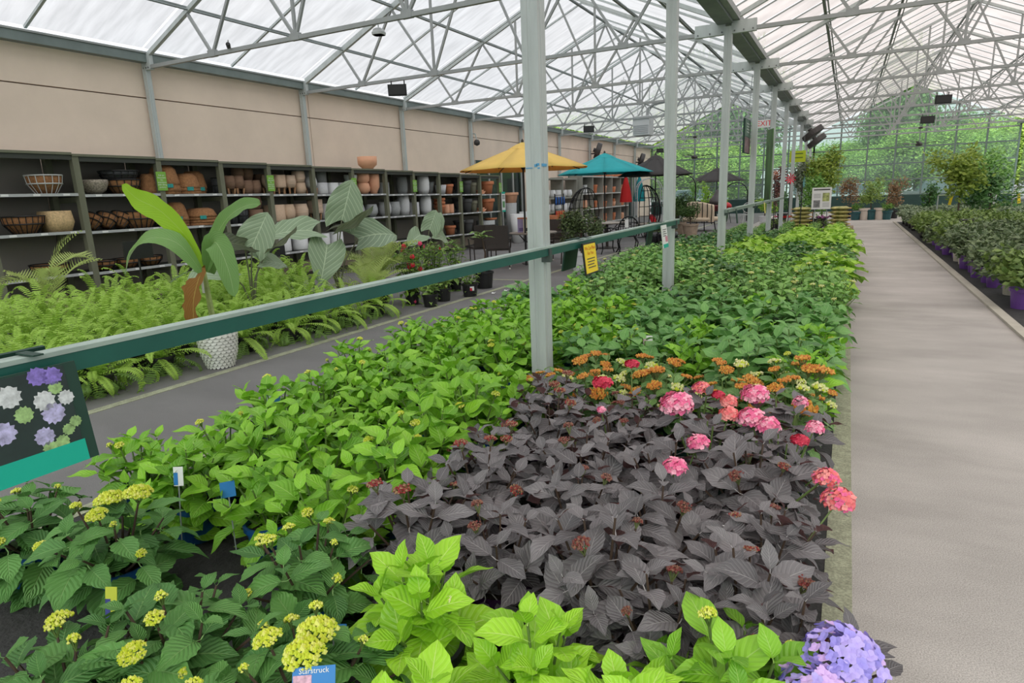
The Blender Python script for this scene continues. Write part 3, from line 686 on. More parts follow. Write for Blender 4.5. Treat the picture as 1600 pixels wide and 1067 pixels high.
while y < 23.5:
    st = .40 if y < 4.5 else (.44 if y < 7 else (.56 if y < 13 else .72))
    n = 0; x = -.16+rg.uniform(-.03, .03)-(.0 if row % 2 else .06)
    while x > -3.36:
        px, py = x+rg.uniform(-.05, .05), y+rg.uniform(-.05, .05)
        sp = zone(px, py)
        if sp == 'big' and rg.random() < .22: sp = 'green'
        elif sp == 'fine' and py < 17 and rg.random() < .28: sp = rg.choice(('big', 'oak', 'dark'))
        skip = (abs(px-XC) < (.30 if y < 6 else .36) and abs((py-Y0+BAY/2) % BAY-BAY/2) < (.30 if y < 6 else .36))
        if not skip and seen(px, py, .45, 130):
            near = py < 5.3
            sc = rg.uniform(.92, 1.1)*(1.0 if y < 7 else (1.05 if y < 14 else (.82 if y < 18 else .58)))
            plant(sp, px, py, rg.uniform(0, 6.28), sc, '%s, %s from aisle strip, %s row back' % (DESC[sp], ORD[n], ORD[row]), group=DESC[sp].split(' with')[0]+'s', near=near)
        n += 1; x -= st*rg.uniform(.94, 1.06)
    y += st*.95; row += 1
# the big violet flower heads at the bottom right
viol = [M('violet_petal', (.36, .30, .78), .55), M('lilac_petal', (.50, .40, .84), .55), M('pink_lilac_petal', (.66, .44, .82), .55)]
FLOR = [floret_mesh('floret', m, .0145) for m in viol]
vt = thing('potted_hydrangea', 'hydrangea with large violet flower heads beside the concrete aisle', 'plant', (-.02, 1.42, 0.002), 0)
ob('pot', POT['black'], vt); ob('soil', SOIL, vt)
for nm, me, mt in SPEC['green'][0][:70]:
    ob(nm, me, vt, mtx=Matrix.Diagonal((.62, .62, .80, 1)) @ mt)
rv = random.Random(5)
for cx, cy, cz, R in ((.085, .10, .43, .088), (.03, -.02, .40, .08)):
    fh = ob('flower_head', None, vt, (cx, cy, cz))
    for i in range(105):
        z = 1-1.3*(i+.5)/105; r = math.sqrt(max(0, 1-z*z)); a = i*2.39996; nn = Vector((r*math.cos(a), r*math.sin(a), z))
        mt = Matrix.Translation(Vector((nn.x*R, nn.y*R, nn.z*R*.8))*rv.uniform(.86, 1.08)) @ rotm(Vector((-math.sin(a), math.cos(a), .3)), nn+Vector((rv.uniform(-.65, .65), rv.uniform(-.65, .65), rv.uniform(-.2, .7)))) @ Matrix.Rotation(rv.uniform(0, 3), 4, 'Z')
        k = 2 if rv.random() < (.15 if cx > .05 else .45) else rv.randrange(2)
        ob('floret', FLOR[k], fh, mtx=mt)
# pink, coral and crimson flower heads carried by the purple-leaved plants
FB = [o for o in bpy.data.objects if o.get('category') == 'plant' and 'purple-leaved' in o.get('label', '')]
for x, y, z, fm, s in ((-.69, 3.05, .50, F_PINK[0], 1.25), (-.35, 3.28, .52, F_PINK[0], 1.0), (-.33, 2.98, .50, F_PINK[0], 1.05), (-.25, 2.93, .49, F_PINK[1], 1.15), (-.54, 2.38, .47, F_PINK[1], .95), (.045, 2.38, .44, F_CORAL[1], 1.25), (.0, 2.47, .48, F_CORAL[1], .9),
        (-.06, 2.95, .50, F_PINK[1], .85), (-.11, 2.80, .49, F_CRIM[0], .85), (-.46, 3.18, .50, F_CORAL[0], 1.1), (-.43, 2.99, .50, F_CORAL[0], 1.2), (-1.14, 3.22, .52, F_CRIM[0], 1.25), (-1.08, 3.58, .54, F_CRIM[0], 1.0), (-.50, 2.64, .48, F_PINK[1], .95), (-.62, 3.3, .52, F_CORAL[1], .9), (-.53, 3.28, .5, F_CRIM[0], .7), (-.14, 3.3, .5, F_PINK[1], .7), (-1.05, 2.95, .46, F_PINK[1], .5)):
    p = min(FB, key=lambda o: (o.location.x-x)**2+(o.location.y-y)**2)
    mi = (Matrix.Translation(p.location) @ p.rotation_euler.to_matrix().to_4x4() @ Matrix.Diagonal((*p.scale, 1))).inverted()
    q = mi @ Vector((x, y, z)); o = ob('flower_head', fm, p, q, (0, 0, x*9), s)
    b0 = Vector((q.x*.2, q.y*.2, .17)); ob('stem', STEM, p, mtx=Matrix.Translation(b0) @ rotm(q-b0, (1, .2, .1)) @ Matrix.Diagonal((.005, (q-b0).length, .005, 1)))
# ================================================================ pottery shelving along the beige wall
oliv = M('olive_green_wood', (.165, .168, .112), .7, 0, .12, 5, stretch=(1, 1, .3)); shelf_dk = M('dark_shelf_deck', (.05, .055, .045), .7)
strip = M('grey_price_strip', (.45, .46, .46), .4); tagw = M('white_price_tag', (.80, .80, .78), .6); blackback = M('dark_shelf_back', (.25, .225, .20), .8)
lime_sign = M('lime_sign_card', (.22, .47, .06), .6)
SY = [4.42, 5.66, 6.95, 8.14, 9.23, 10.42, 11.65, 12.85, 14.0, 15.19, 16.29, 17.45, 18.69]
XF, XB = -10.1, -10.85
def drop(y): return -.0153*(y-5.5)
def shelf_z(lv, y): return {3: 2.36, 2: 1.815, 1: 1.275, 0: .66}[lv]+drop(y)
BAYN = [ORD[i] for i in range(12)]
def post(u, y, zt):
    for x in (XF-.045, XB):
        MB().box(x, x+.09, y-.045, y+.045, 0, zt).build('post', oliv, u)
for i in range(12):
    a, b = SY[i], SY[i+1]; zc = drop((a+b)/2)
    u = thing('shelving_unit', 'olive green pottery shelving bay, %s from the front end' % BAYN[i], 'shelf', (0, 0, 0), 0, 'olive shelving bays')
    zt = 2.36+zc
    for x in (XF-.045, XB): MB().box(x, x+.09, a-.045, a+.045, 0, zt+.03).build('post', oliv, u)
    if i == 11:
        for x in (XF-.045, XB): MB().box(x, x+.09, b-.045, b+.045, 0, zt+.03).build('post', oliv, u)
    MB().box(XB-.02, XF+.06, a-.045, b-.047, zt, zt+.035).build('top_board', oliv, u)
    MB().box(XF-.0, XF+.04, a+.05, b-.05, zt-.07, zt).build('fascia', shelf_dk, u)
    for lv in (2, 1, 0):
        z = shelf_z(lv, (a+b)/2)
        MB().box(XB, XF+.03, a+.046, b-.047, z-.03, z-.004).build('shelf_board', shelf_dk, u)
        st = MB().box(XF+.031, XF+.045, a+.046, b-.047, z-.036, z+.004).build('price_strip', strip, u)
        for k in range(3):
            yy = a+.2+k*(b-a-.3)/2.4; MB().box(XF+.0455, XF+.048, yy, yy+.09, z-.03, z-.001).build('price_tag', tagw, st)
        MB().box(XB+.1, XF-.05, a+.046, a+.08, z-.11, z-.031).build('bracket', oliv, u)
    MB().box(XB-.03, XB-.02, a-.04, b-.05, .3, zt).build('back_board', blackback, u)
for y in (6.95, 9.23, 11.65, 14.0, 16.29, 18.69):
    z = 2.02+drop(y)
    s = thing('shelf_sign', 'lime green pottery help sign on the shelf post %s' % {6.95: 'nearest the banana leaf', 9.23: 'beside the beige footed planters', 11.65: 'beside the terracotta goblet pots', 14.0: 'beside the tall white vase', 16.29: 'beside the black urns', 18.69: 'at the far end of the shelving'}[y], 'sign', (XF+.055, y, z), 0, 'lime shelf signs')
    MB().box(0, .008, -.085, .085, -.15, .15).build('card', lime_sign, s)
    text('Ask an\nAssociate\nfor\nassistance\nwith lifting\npottery', .038, white_p, s, (.0095, 0, 0), RX)
# ---- pots and baskets
PM = {'beige': M('beige_stoneware', (.66, .47, .33), .8, 0, .1, 60), 'ribbed': M('ribbed_beige', (.68, .50, .37), .8, 0, .2, 30, stretch=(.1, .1, 4)), 'white': M('white_stoneware', (.74, .74, .74), .7, 0, .06, 40),
      'grey': M('grey_stoneware', (.42, .43, .43), .8, 0, .12, 30), 'lgrey': M('light_grey_stoneware', (.62, .62, .63), .75, 0, .08, 30), 'terra': M('terracotta', (.66, .235, .11), .8, 0, .14, 8), 'peach': M('peach_terracotta', (.80, .42, .26), .8, 0, .06, 8),
      'black': M('black_urn_plastic', (.055, .057, .062), .6), 'coal': M('charcoal_urn', (.10, .10, .10), .7), 'olive': M('olive_stone', (.26, .25, .18), .8), 'brown': M('brown_woven', (.24, .14, .09), .85, 0, .3, 30, stretch=(.2, .2, 4)),
      'coco': M('coco_fibre', (.33, .155, .065), .95, 0, .3, 30, .6, 60), 'pale': M('pale_mint_stoneware', (.60, .63, .58), .7), 'wood': M('turned_wood_leg', (.50, .27, .14), .6), 'wire': M('black_wire', (.012, .012, .012), .5), 'twig': M('grey_twig', (.34, .29, .23), .9, 0, .6, 45),
      'straw': M('straw_weave', (.60, .42, .22), .9, 0, .3, 40), 'steelw': M('white_wire', (.6, .6, .58), .5), 'blue': M('blue_glaze', (.07, .16, .42), .3)}
def prof(kind, r, h):
    w = .012
    P = {'cyl': [(r*.93, 0), (r, h*.1), (r, h)], 'barrel': [(r*.78, 0), (r, h*.45), (r*.9, h)], 'taper': [(r*.72, 0), (r, h)], 'egg': [(r*.55, 0), (r*.95, h*.3), (r, h*.6), (r*.82, h)],
         'rim': [(r*.68, 0), (r*.86, h*.7), (r*.88, h*.72), (r, h*.74), (r*1.02, h*.84), (r, h*.98), (r, h)], 'vase': [(r*.72, 0), (r*.95, h*.25), (r, h*.6), (r*.88, h)],
         'urn': [(r*.62, 0), (r*.62, h*.06), (r*.4, h*.12), (r*.36, h*.3), (r*.7, h*.5), (r*.82, h*.82), (r*1.02, h*.92), (r*1.02, h)], 'bowl': [(r*.35, 0), (r*.8, h*.3), (r, h*.75), (r, h)],
         'goblet': [(r*.55, 0), (r*.6, h*.12), (r*.95, h*.35), (r, h*.6), (r, h)], 'liner': [(r, 0), (r*.98, h*.15), (r*.8, h*.8), (r*.55, h)], 'saucer': [(r*.85, 0), (r, h)]}[kind]
    if kind == 'liner': return P
    rt = P[-1][0]
    return P+[(rt-w, h), (P[-2][0]*.9-w*.5, h*.75 if len(P) > 2 else h*.6), (.0, h*.7)]
PC = {}
def potdata(kind, mat, r, h, sq=0, nm='body'):
    k = (kind, mat, round(r, 3), round(h, 3), sq)
    if k not in PC: PC[k] = MB().lathe(prof(kind, r, h), 22, sq=sq, ang=PI/4 if sq else 0).mesh(nm, PM[mat], True)
    return PC[k]
LEG = MB().tube([(0, 0, 0), (0, 0, 1)], .014, 7, True, .022).mesh('leg', PM['wood'])
def pot(name, desc, kind, mat, r, h, x, y, z, sq=0, legs=0, cat='pot', group='pots on the pottery shelves', stack=0, tagc=None, rx=0, where=None):
    t = thing(name, desc, cat, (x, y, z), random.uniform(0, 6) if not (sq or legs) else PI/4*0, group)
    if rx: t.rotation_euler = (0, rx, 1.0)
    zz = 0
    if legs:
        for k in range(4):
            a = PI/4+k*PI/2; o = ob('leg', LEG, t, (r*.72*math.cos(a), r*.72*math.sin(a), 0), (-.12*math.sin(a), .12*math.cos(a), 0), (1, 1, legs+.01))
        zz = legs
    ob('body', potdata(kind, mat, r, h, sq), t, (0, 0, zz))
    return t
def wirebasket(name, desc, x, y, z, r, h, liner, wire, n=14, tap=.55, rx=0, sx=1.0):
    t = thing(name, desc, 'basket', (x, y, z), 0, 'baskets on the pottery shelves')
    if rx: t.rotation_euler = (rx, 0, .3)
    t.scale = (1, sx, 1)
    MB().lathe([(r*tap*.95, .008), (r*.9, h*.6), (r*.96, h*.96), (r*.9, h*.96), (r*.5, h*.4)], 20).build('liner', PM[liner], t, True)
    b = MB()
    for k in range(n):
        a = 2*PI*k/n; b = MB().tube([(r*tap*math.cos(a), r*tap*math.sin(a), 0), (r*.92*math.cos(a), r*.92*math.sin(a), h*.55), (r*math.cos(a), r*math.sin(a), h)], .006, 4); b.build('wire_rib', PM[wire], t)
    for q, zz in ((1.0, h), (.93, h*.55)):
        MB().tube([(r*q*math.cos(2*PI*k/24), r*q*math.sin(2*PI*k/24), zz) for k in range(25)], .009, 5, False).build('rim' if zz == h else 'hoop', PM[wire], t)
    return t
random.seed(21)
def S(lv, y): return shelf_z(lv, y)+.001
XP = -10.30
LV = {2: 'upper', 1: 'middle', 0: 'bottom'}
cnt = {}
def SP(bay, lv, frac, kind, mat, r, h, nm, desc, x=XP, dz=0, **kw):
    y = SY[bay]+(SY[bay+1]-SY[bay])*frac; k = (bay, lv, desc); cnt[k] = cnt.get(k, 0)+1
    lab = '%s%s on the %s shelf of the %s bay' % (desc, '' if cnt[k] == 1 else ', ' + ORD[cnt[k]-1] + ' one', LV[lv], BAYN[bay])
    return pot(nm, lab, kind, mat, r, h, x, y, S(lv, SY[bay]/2+SY[bay+1]/2)+dz, **kw)
def by(bay, fr): return SY[bay]+(SY[bay+1]-SY[bay])*fr
# bay 0 and 1: wire baskets
wirebasket('wire_basket', 'coco-lined basket with white wire rim on the upper shelf end', XP, by(0, .72), S(2, 5), .23, .26, 'coco', 'steelw')
wirebasket('wire_basket', 'low coco bowl basket on the middle shelf end', XP, by(0, .42), S(1, 5), .26, .24, 'coco', 'wire', 20)
t = SP(0, 1, .76, 'barrel', 'straw', .20, .30, 'woven_basket', 'square straw woven basket', sq=.3, cat='basket')
wirebasket('wire_basket', 'dark wire basket on the bottom shelf end', XP, by(0, .6), S(0, 5), .25, .16, 'coco', 'wire')
SP(1, 2, .26, 'bowl', 'twig', .20, .22, 'twig_basket', 'grey twig bowl basket', cat='basket')
wirebasket('wire_basket', 'coco-lined black wire bowl basket on the upper shelf', XP, by(1, .60), S(2, 6.3), .27, .22, 'coco', 'wire', 16)
t = wirebasket('wire_basket', 'black wire bowl stacked on top of the coco-lined basket', XP, by(1, .58), S(2, 6.3)+.225, .28, .13, 'black', 'wire', 16, .8)
SP(1, 2, .85, 'liner', 'coco', .17, .27, 'coco_liner', 'dark brown coco liner stack', x=-10.5, cat='liner')
SP(1, 2, .95, 'liner', 'coco', .16, .32, 'coco_liner', 'tall brown coco liner', x=-10.3, cat='liner')
for k, (fr, sx, d) in enumerate(((.12, 1, 'first'), (.30, 1, 'second'), (.47, 1, 'third'))):
    wirebasket('wire_basket', 'tilted coco wire basket on the middle shelf, %s of three' % d, XP, by(1, fr), S(1, 6.3)+.045, .15, .20, 'coco', 'wire', 10, .6, -.55)
wirebasket('wire_basket', 'long black wire trough with coco liner on the middle shelf', XP, by(1, .76), S(1, 6.3), .22, .27, 'coco', 'wire', 18, .6, 0, 1.5)
for fr in (.2, .5, .8): wirebasket('wire_basket', 'upturned black wire hay basket on the bottom shelf, %s along' % {.2: 'first', .5: 'second', .8: 'third'}[fr], XP, by(1, fr), S(0, 6.3), .20, .15, 'coco', 'wire', 12)
# bay 2: stacks of coco liners (each nested liner is its own object)
tealtag = M('teal_paper_tag', (.02, .30, .27), .6, 0, .5, 60)
def liners(bay, lv, fr, r, n, h, d, x=XP):
    z = S(lv, by(bay, .5))
    for k in range(n):
        o = pot('coco_liner', 'brown coco liner in the %s, %s from the bottom' % (d, ORD[k]), 'liner', 'coco', r*(1+.04*random.uniform(-1, 1)), h, x, by(bay, fr)+random.uniform(-.01, .01), z+k*.05, cat='liner', group='coco liners in stacks')
        if k == n//2: MB().box(r*.86, r*1.06, -.05, .05, .01, .07).build('paper_tag', tealtag, o); o.rotation_euler.z = -.3+random.uniform(-.3, .3)
liners(2, 2, .18, .25, 4, .33, 'tall stack by the shelf sign'); liners(2, 2, .36, .22, 3, .30, 'stack behind the tall one', -10.6)
liners(2, 2, .52, .23, 3, .25, 'low stack with teal tag'); liners(2, 2, .74, .21, 3, .30, 'stack beside the wire pots', -10.45)
liners(2, 1, .28, .20, 4, .26, 'middle shelf stack behind the banana leaf'); liners(2, 1, .68, .28, 4, .15, 'wide low middle shelf stack')
# bay 3
wirebasket('wire_pot', 'dark wire pot at the bay edge on the upper shelf', XP, by(3, .08), S(2, 8.7), .11, .30, 'black', 'wire', 12, .85)
for fr in (.28, .47): SP(3, 2, fr, 'barrel', 'brown', .13, .24, 'ribbed_pot', 'brown ribbed footed pot', legs=.10)
for fr, dz, x in ((.66, 0, -10.3), (.84, 0, -10.3), (.66, .27, -10.5), (.86, .27, -10.5)): SP(3, 2, fr, 'barrel', 'brown', .12, .26, 'ribbed_pot', 'brown woven round pot', x=x, dz=dz)
for fr, dz in ((.78, 0), (.76, .26)): SP(3, 1, fr, 'barrel', 'brown', .16, .25, 'ribbed_pot', 'dark brown ribbed pot', dz=dz)
for fr, z in ((.25, 0), (.48, 0)): wirebasket('wire_pot', 'black wire lantern basket on the middle shelf, %s of two' % ('first' if fr < .3 else 'second'), XP, by(3, fr), S(1, 8.7), .13, .26, 'black', 'wire', 12, .85)
# bay 4: beige
for fr, kind, mat, sq in ((.14, 'egg', 'beige', 0), (.36, 'cyl', 'beige', .3), (.60, 'barrel', 'ribbed', .2)): SP(4, 2, fr, kind, mat, .125, .25, 'footed_planter', 'beige %s planter on wooden legs' % {'egg': 'egg-shaped', 'cyl': 'square dimpled', 'barrel': 'ribbed'}[kind], sq=sq, legs=.13)
for dz in (0, .235): SP(4, 2, .83, 'barrel', 'ribbed' if dz else 'beige', .125, .23, 'planter', 'beige rounded planter', sq=.15, dz=dz)
for fr in (.2, .48, .66): SP(4, 2, fr, 'barrel', 'brown' if fr < .3 else 'ribbed', .13, .36, 'planter', 'taller planter behind the beige ones', x=-10.62, dz=.05)
for fr, kind, mat, sq in ((.2, 'cyl', 'beige', .3), (.48, 'egg', 'beige', 0), (.79, 'egg', 'ribbed', 0)): SP(4, 1, fr, kind, mat, .175, .34, 'planter', 'large beige %s planter' % {.2: 'square', .48: 'dimpled barrel', .79: 'ribbed barrel'}[fr], sq=sq)
for fr in (.3, .7): SP(4, 0, fr, 'cyl', 'white', .17, .30, 'planter', 'white planter low down')
# bay 5: white and grey
SP(5, 2, .12, 'egg', 'white', .13, .24, 'footed_planter', 'white dimpled planter on wooden legs', legs=.13)
for fr, dz, mat, k in ((.34, 0, 'lgrey', 'cyl'), (.62, 0, 'white', 'cyl'), (.88, 0, 'white', 'egg')): SP(5, 2, fr, k, mat, .135 if fr < .8 else .11, .25, 'planter', 'dimpled %s planter' % {'lgrey': 'grey', 'white': 'white'}[mat], dz=dz, sq=.2 if k == 'cyl' else 0)
for fr, mat in ((.10, 'grey'), (.36, 'lgrey'), (.64, 'grey')): SP(5, 2, fr, 'cyl', mat, .135, .26, 'planter', 'grey planter on the back stack', x=-10.62, dz=.26)
SP(5, 1, .16, 'cyl', 'ribbed', .13, .30, 'footed_planter', 'beige ribbed square planter on wooden legs', sq=.4, legs=.14)
for fr in (.46, .80): SP(5, 1, fr, 'cyl', 'white', .165, .34, 'planter', 'white dimpled cylinder planter', sq=.15)
for fr in (.25, .6): SP(5, 0, fr, 'cyl', 'white', .17, .32, 'planter', 'white planter low down')
# bay 6
for dz, k in ((0, 'egg'), (.21, 'bowl')): SP(6, 2, .16, k, 'pale', .15, .24, 'planter', 'pale mint planter', dz=dz)
for dz, k in ((0, 'egg'), (.22, 'goblet')): SP(6, 2, .50, k, 'peach', .17, .26, 'goblet_pot', 'peach terracotta goblet pot', dz=dz)
SP(6, 2, .82, 'goblet', 'peach', .16, .47, 'tall_planter', 'tall peach terracotta planter')
pot('terracotta_bowl', 'large terracotta bowl standing alone on top of the shelving', 'goblet', 'peach', .23, .30, -10.35, 12.55, 2.36+drop(12.25)+.036)
for fr in (.3, .7): SP(6, 1, fr, 'egg', 'grey', .16, .3, 'planter', 'grey planter behind the elephant ear')
# bay 7
SP(7, 2, .34, 'cyl', 'grey', .17, .30, 'planter', 'plain grey planter', x=-10.5)
for fr, k, h, m in ((.14, 'egg', .36, 'lgrey'), (.46, 'barrel', .36, 'grey'), (.82, 'vase', .50, 'lgrey')): SP(7, 1, fr, k, m, .165, h, 'planter', {'egg': 'speckled grey planter', 'barrel': 'textured grey planter', 'vase': 'tall pale grey planter'}[k])
# bay 8
SP(8, 2, .62, 'vase', 'white', .17, .50, 'tall_vase', 'tall white vase'); SP(8, 2, .1, 'vase', 'grey', .15, .46, 'tall_vase', 'grey vase at the back', x=-10.55)
SP(8, 1, .18, 'cyl', 'lgrey', .16, .34, 'planter', 'short white planter'); SP(8, 1, .66, 'vase', 'white', .17, .50, 'tall_vase', 'tall white vase')
# bay 9
SP(9, 2, .36, 'taper', 'lgrey', .17, .26, 'planter', 'grey tapered pot'); SP(9, 2, .72, 'rim', 'terra', .16, .28, 'rimmed_pot', 'terracotta rimmed pot')
SP(9, 2, .2, 'taper', 'grey', .18, .3, 'planter', 'dark grey pot', x=-10.6, dz=.05)
for dz in (0, .10, .20): SP(9, 1, .26, 'rim', 'terra', .17, .24, 'rimmed_pot', 'terracotta pot in a nested stack', dz=dz)
for fr in (.56, .78): SP(9, 1, fr, 'cyl', 'peach', .10, .26, 'cylinder_pot', 'slim orange cylinder pot')
SP(9, 0, .7, 'rim', 'terra', .17, .26, 'rimmed_pot', 'terracotta pot low down')
# bay 10 and 11
for lv in (2, 1, 0):
    SP(10, lv, .16, 'urn', 'black', .19, .46 if lv else .40, 'garden_urn', 'black footed urn'); SP(10, lv, .56, 'rim', 'coal', .19, .40, 'rimmed_pot', 'charcoal rimmed pot')
    if lv: SP(10, lv, .90, 'rim', 'olive', .15, .34, 'rimmed_pot', 'olive rimmed pot')
for lv in (2, 1):
    SP(11, lv, .62, 'rim', 'terra', .25, .40, 'rimmed_pot', 'large terracotta rimmed pot')
    for k in range(3): SP(11, lv, .16+.06*(k % 2), 'saucer', 'peach', .16-.01*k, .045, 'saucer', 'terracotta saucer in a small stack', dz=.045*k, x=-10.22)
    SP(11, lv, .14, 'rim', 'olive', .20, .36, 'rimmed_pot', 'olive stone pot at the back', x=-10.6)
SP(11, 0, .5, 'cyl', 'grey', .3, .34, 'planter', 'wide grey planter low down')
for k in range(2): SP(11, 0, .3+.4*k, 'saucer', 'terra', .22, .06, 'saucer', 'broad terracotta saucer', dz=.345 if k else 0, x=-10.25)
# floor planters past the shelving end
for k, (x, y, r, h, m, kd) in enumerate(((-9.75, 19.25, .24, .95, 'white', 'taper'), (-9.7, 19.85, .24, 1.0, 'lgrey', 'taper'), (-9.6, 20.6, .30, 1.15, 'grey', 'taper'), (-9.55, 21.5, .27, .8, 'terra', 'rim'))):
    pot('floor_planter', '%s on the floor past the shelving end' % ['tall white tapered planter', 'tall light grey tapered planter', 'largest grey tapered planter', 'terracotta rimmed planter'][k], kd, m, r, h, x, y, .001, group='floor planters')
pot('pedestal_planter', 'slim grey pedestal planter behind the tall white planters', 'taper', 'grey', .20, 1.31, -10.15, 19.6, .001, group='floor planters')
pot('rimmed_pot', 'salmon terracotta pot on top of the slim grey pedestal planter', 'rim', 'peach', .27, .34, -10.15, 19.6, 1.312, group='floor planters')
# ---- second shelving farther along (terracotta pots)
gsh = M('grey_shelf_wood', (.30, .30, .26), .7)
u = thing('pottery_rack', 'grey cubby rack full of terracotta pots behind the teal umbrella', 'shelf', (-10.15, 26.2, 0))
CY = [26.2+k*1.32 for k in range(6)]
for k in range(6): MB().box(-.55, .05, k*1.32-.03, k*1.32+.03, 0, 2.3).build('upright', gsh, u)
for z in (.18, .86, 1.52, 2.26): MB().box(-.55, .06, .03, 6.57, z-.05, z).build('shelf_board', M('pale_shelf_edge', (.60, .60, .57), .6), u)
MB().box(-.60, -.56, 0, 6.6, 0, 2.3).build('back_board', shelf_dk, u)
def farpot(desc, kind, mat, r, h, x, y, z): pot('terracotta_pot' if mat in ('terra', 'peach') else 'planter', desc, kind, mat, r, h, x, y, z, group='pots on the far cubby rack')
for c in range(5):
    for lv, z in enumerate((.181, .861, 1.521)):
        white = (c == 0 and lv == 2)
        for k in range(4):
            m = 'white' if white else ('blue' if (lv == 0 and c > 2 and k % 2) else ('terra' if (k+c+lv) % 3 else 'peach'))
            if lv == 0 and c < 1: m = 'lgrey'
            farpot('%s pot, %s in the %s cubby of the %s rack row' % ({'white': 'white', 'blue': 'blue', 'terra': 'terracotta', 'peach': 'light terracotta', 'lgrey': 'grey'}[m], ORD[k], ORD[c], ['bottom', 'middle', 'top'][lv]), ['rim', 'taper', 'vase', 'rim'][(k+c) % 4], m, .125, .22+.05*((k*7+c*3+lv) % 4), -10.32-.12*(k % 2), CY[c]+.20+k*.30, z)
for k in range(14): farpot('terracotta bowl on top of the far rack, %s along' % ORD[k], 'taper', 'terra', .20, .16, -10.35, 26.5+k*.46, 2.262)
u = thing('display_rack', 'dark grey rack of white pots behind the yellow umbrella', 'shelf', (-10.3, 22.9, 0))
for k in range(3): MB().box(-.5, .04, k*1.55-.03, k*1.55+.03, 0, 2.2).build('upright', gsh, u)
for z in (.3, .86, 1.4, 2.15): MB().box(-.5, .04, .03, 3.07, z-.05, z).build('shelf_board', gsh, u)
for k in range(5):
    for lv, z in enumerate((.301, .861, 1.401)):
        pot('planter', 'white rounded pot on the dark rack, %s along the %s shelf' % (ORD[k], ['bottom', 'middle', 'top'][lv]), ['egg', 'cyl', 'barrel'][(k+lv) % 3], 'white' if lv else 'lgrey', .17, .30, -10.5, 23.25+k*.58, z, group='white pots on the dark rack')

t = thing('shelf_sign', 'white plant care sign with green header on the shelving end post', 'sign', (-10.0, 18.78, 1.36)); MB().box(0, .012, -.12, .12, -.32, .32).build('card', white_p, t)
MB().box(.0125, .014, -.12, .12, .26, .32).build('band', teal_p, t); MB().box(.0125, .014, -.12, .12, -.32, -.26).build('band', teal_p, t); MB().box(.0125, .014, -.08, .08, -.18, .02).build('picture', M('print_leafy', (.12, .30, .12), .6, 0, .5, 30), t)
for i in range(3): MB().box(.0125, .014, -.09, .09, .10+i*.045, .12+i*.045).build('print_line', dark_ink, t)
t = thing('tool_rack', 'rack of hanging blue and red garden tools behind the big column', 'rack', (-9.35, 21.9, 0))
for sy in (-.4, .4): MB().tube([(0, sy, 0), (0, sy, 1.55)], .02, 6).build('upright', blackp, t)
for z in (.5, 1.0, 1.5): MB().tube([(0, -.4, z), (0, .4, z)], .014, 6).build('rail_bar', blackp, t)
for k in range(14):
    c = [(.02, .12, .45), (.6, .05, .03), (.03, .03, .03), (.65, .2, .05)][(k*5) % 4]; z = (1.45, .95)[k % 2]; y = -.36+(k//2)*.12
    MB().lathe([(.012, 0), (.035, -.06), (.04, -.22), (.015, -.30), (0, -.30)], 8, (.03, y, z)).build('hanging_tool', M('tool%d' % ((k*5) % 4), c, .5), t)
# ================================================================ ferns and tropical plants by the walkway
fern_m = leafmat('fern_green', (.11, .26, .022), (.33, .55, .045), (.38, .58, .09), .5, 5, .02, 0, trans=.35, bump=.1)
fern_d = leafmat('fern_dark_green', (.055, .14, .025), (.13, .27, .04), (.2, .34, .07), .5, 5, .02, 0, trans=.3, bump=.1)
def frond(mat, arch, seed, n=26, w=.062):
    """one fern frond: a rachis with paired leaflets, joined along the rachis"""
    rg = random.Random(seed); b = MB(); uv = []; pts = []; N = 2*n+1
    for i in range(N+1):
        t = i/N; pts.append(Vector((.04*math.sin(t*3+seed), t*math.cos(arch*t*.75), t*math.sin(1.0-arch*t*.75)*.9+.12*t*(1-t))))
    b.v = [tuple(p) for p in pts]; uv = [(.5, i/N) for i in range(N+1)]
    for i in range(n+1):
        t = i/n; k0, k1 = 2*i, 2*i+1; p = (pts[k0]+pts[k1])/2; d = (pts[k1]-pts[k0]).normalized(); x = d.cross(Vector((0, 0, 1))).normalized(); z = x.cross(d); q = .35/n
        ww = w*(math.sin(PI*min(1, .12+t*.86))**.7)+.006
        for s in (-1, 1):
            tip = p+x*(s*ww)+d*(ww*.22)+z*(-ww*.25+rg.uniform(-.012, .012)); k = len(b.v)
            b.v += [tuple(p+x*(s*ww*.55)-d*q*.6+z*.004), tuple(tip), tuple(p+x*(s*ww*.5)+d*q*1.1)]
            uv += [(.5, t)]*3; f = (k0, k, k+1, k+2, k1); b.f.append(f if s > 0 else f[::-1])
        if i < n:
            k = len(b.v); b.v.append(tuple(pts[k1]+x*.004)); uv.append((.5, t)); b.f.append((k1, k, k1+1))
    b.uv = uv; return b.mesh('frond', mat)
FR = [frond(fern_m, .9+.25*i, i) for i in range(3)]; FRD = [frond(fern_d, 1.2+.35*i, i+5) for i in range(4)]
def fern(x, y, z, R, n, lab, droop=.3, sc=1.0, seed=0, pot='black'):
    rg = random.Random(seed); t = thing('boston_fern', lab, 'fern', (x, y, z), 0, 'ferns along the walkway')
    ob('pot', POT[pot], t, scale=(1.05, 1.05, .9))
    for i in range(n):
        a = i*2.39996; u = (i+.5)/n; el = math.radians(88-72*u*droop*2.0)+rg.uniform(-.12, .12)
        L = R*rg.uniform(.8, 1.15)*(.8+.3*u)
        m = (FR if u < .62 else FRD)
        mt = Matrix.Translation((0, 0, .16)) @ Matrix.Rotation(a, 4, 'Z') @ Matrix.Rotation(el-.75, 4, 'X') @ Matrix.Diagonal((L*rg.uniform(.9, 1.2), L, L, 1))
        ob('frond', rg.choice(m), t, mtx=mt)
    return t
rf = random.Random(3); n = 0
FER = []
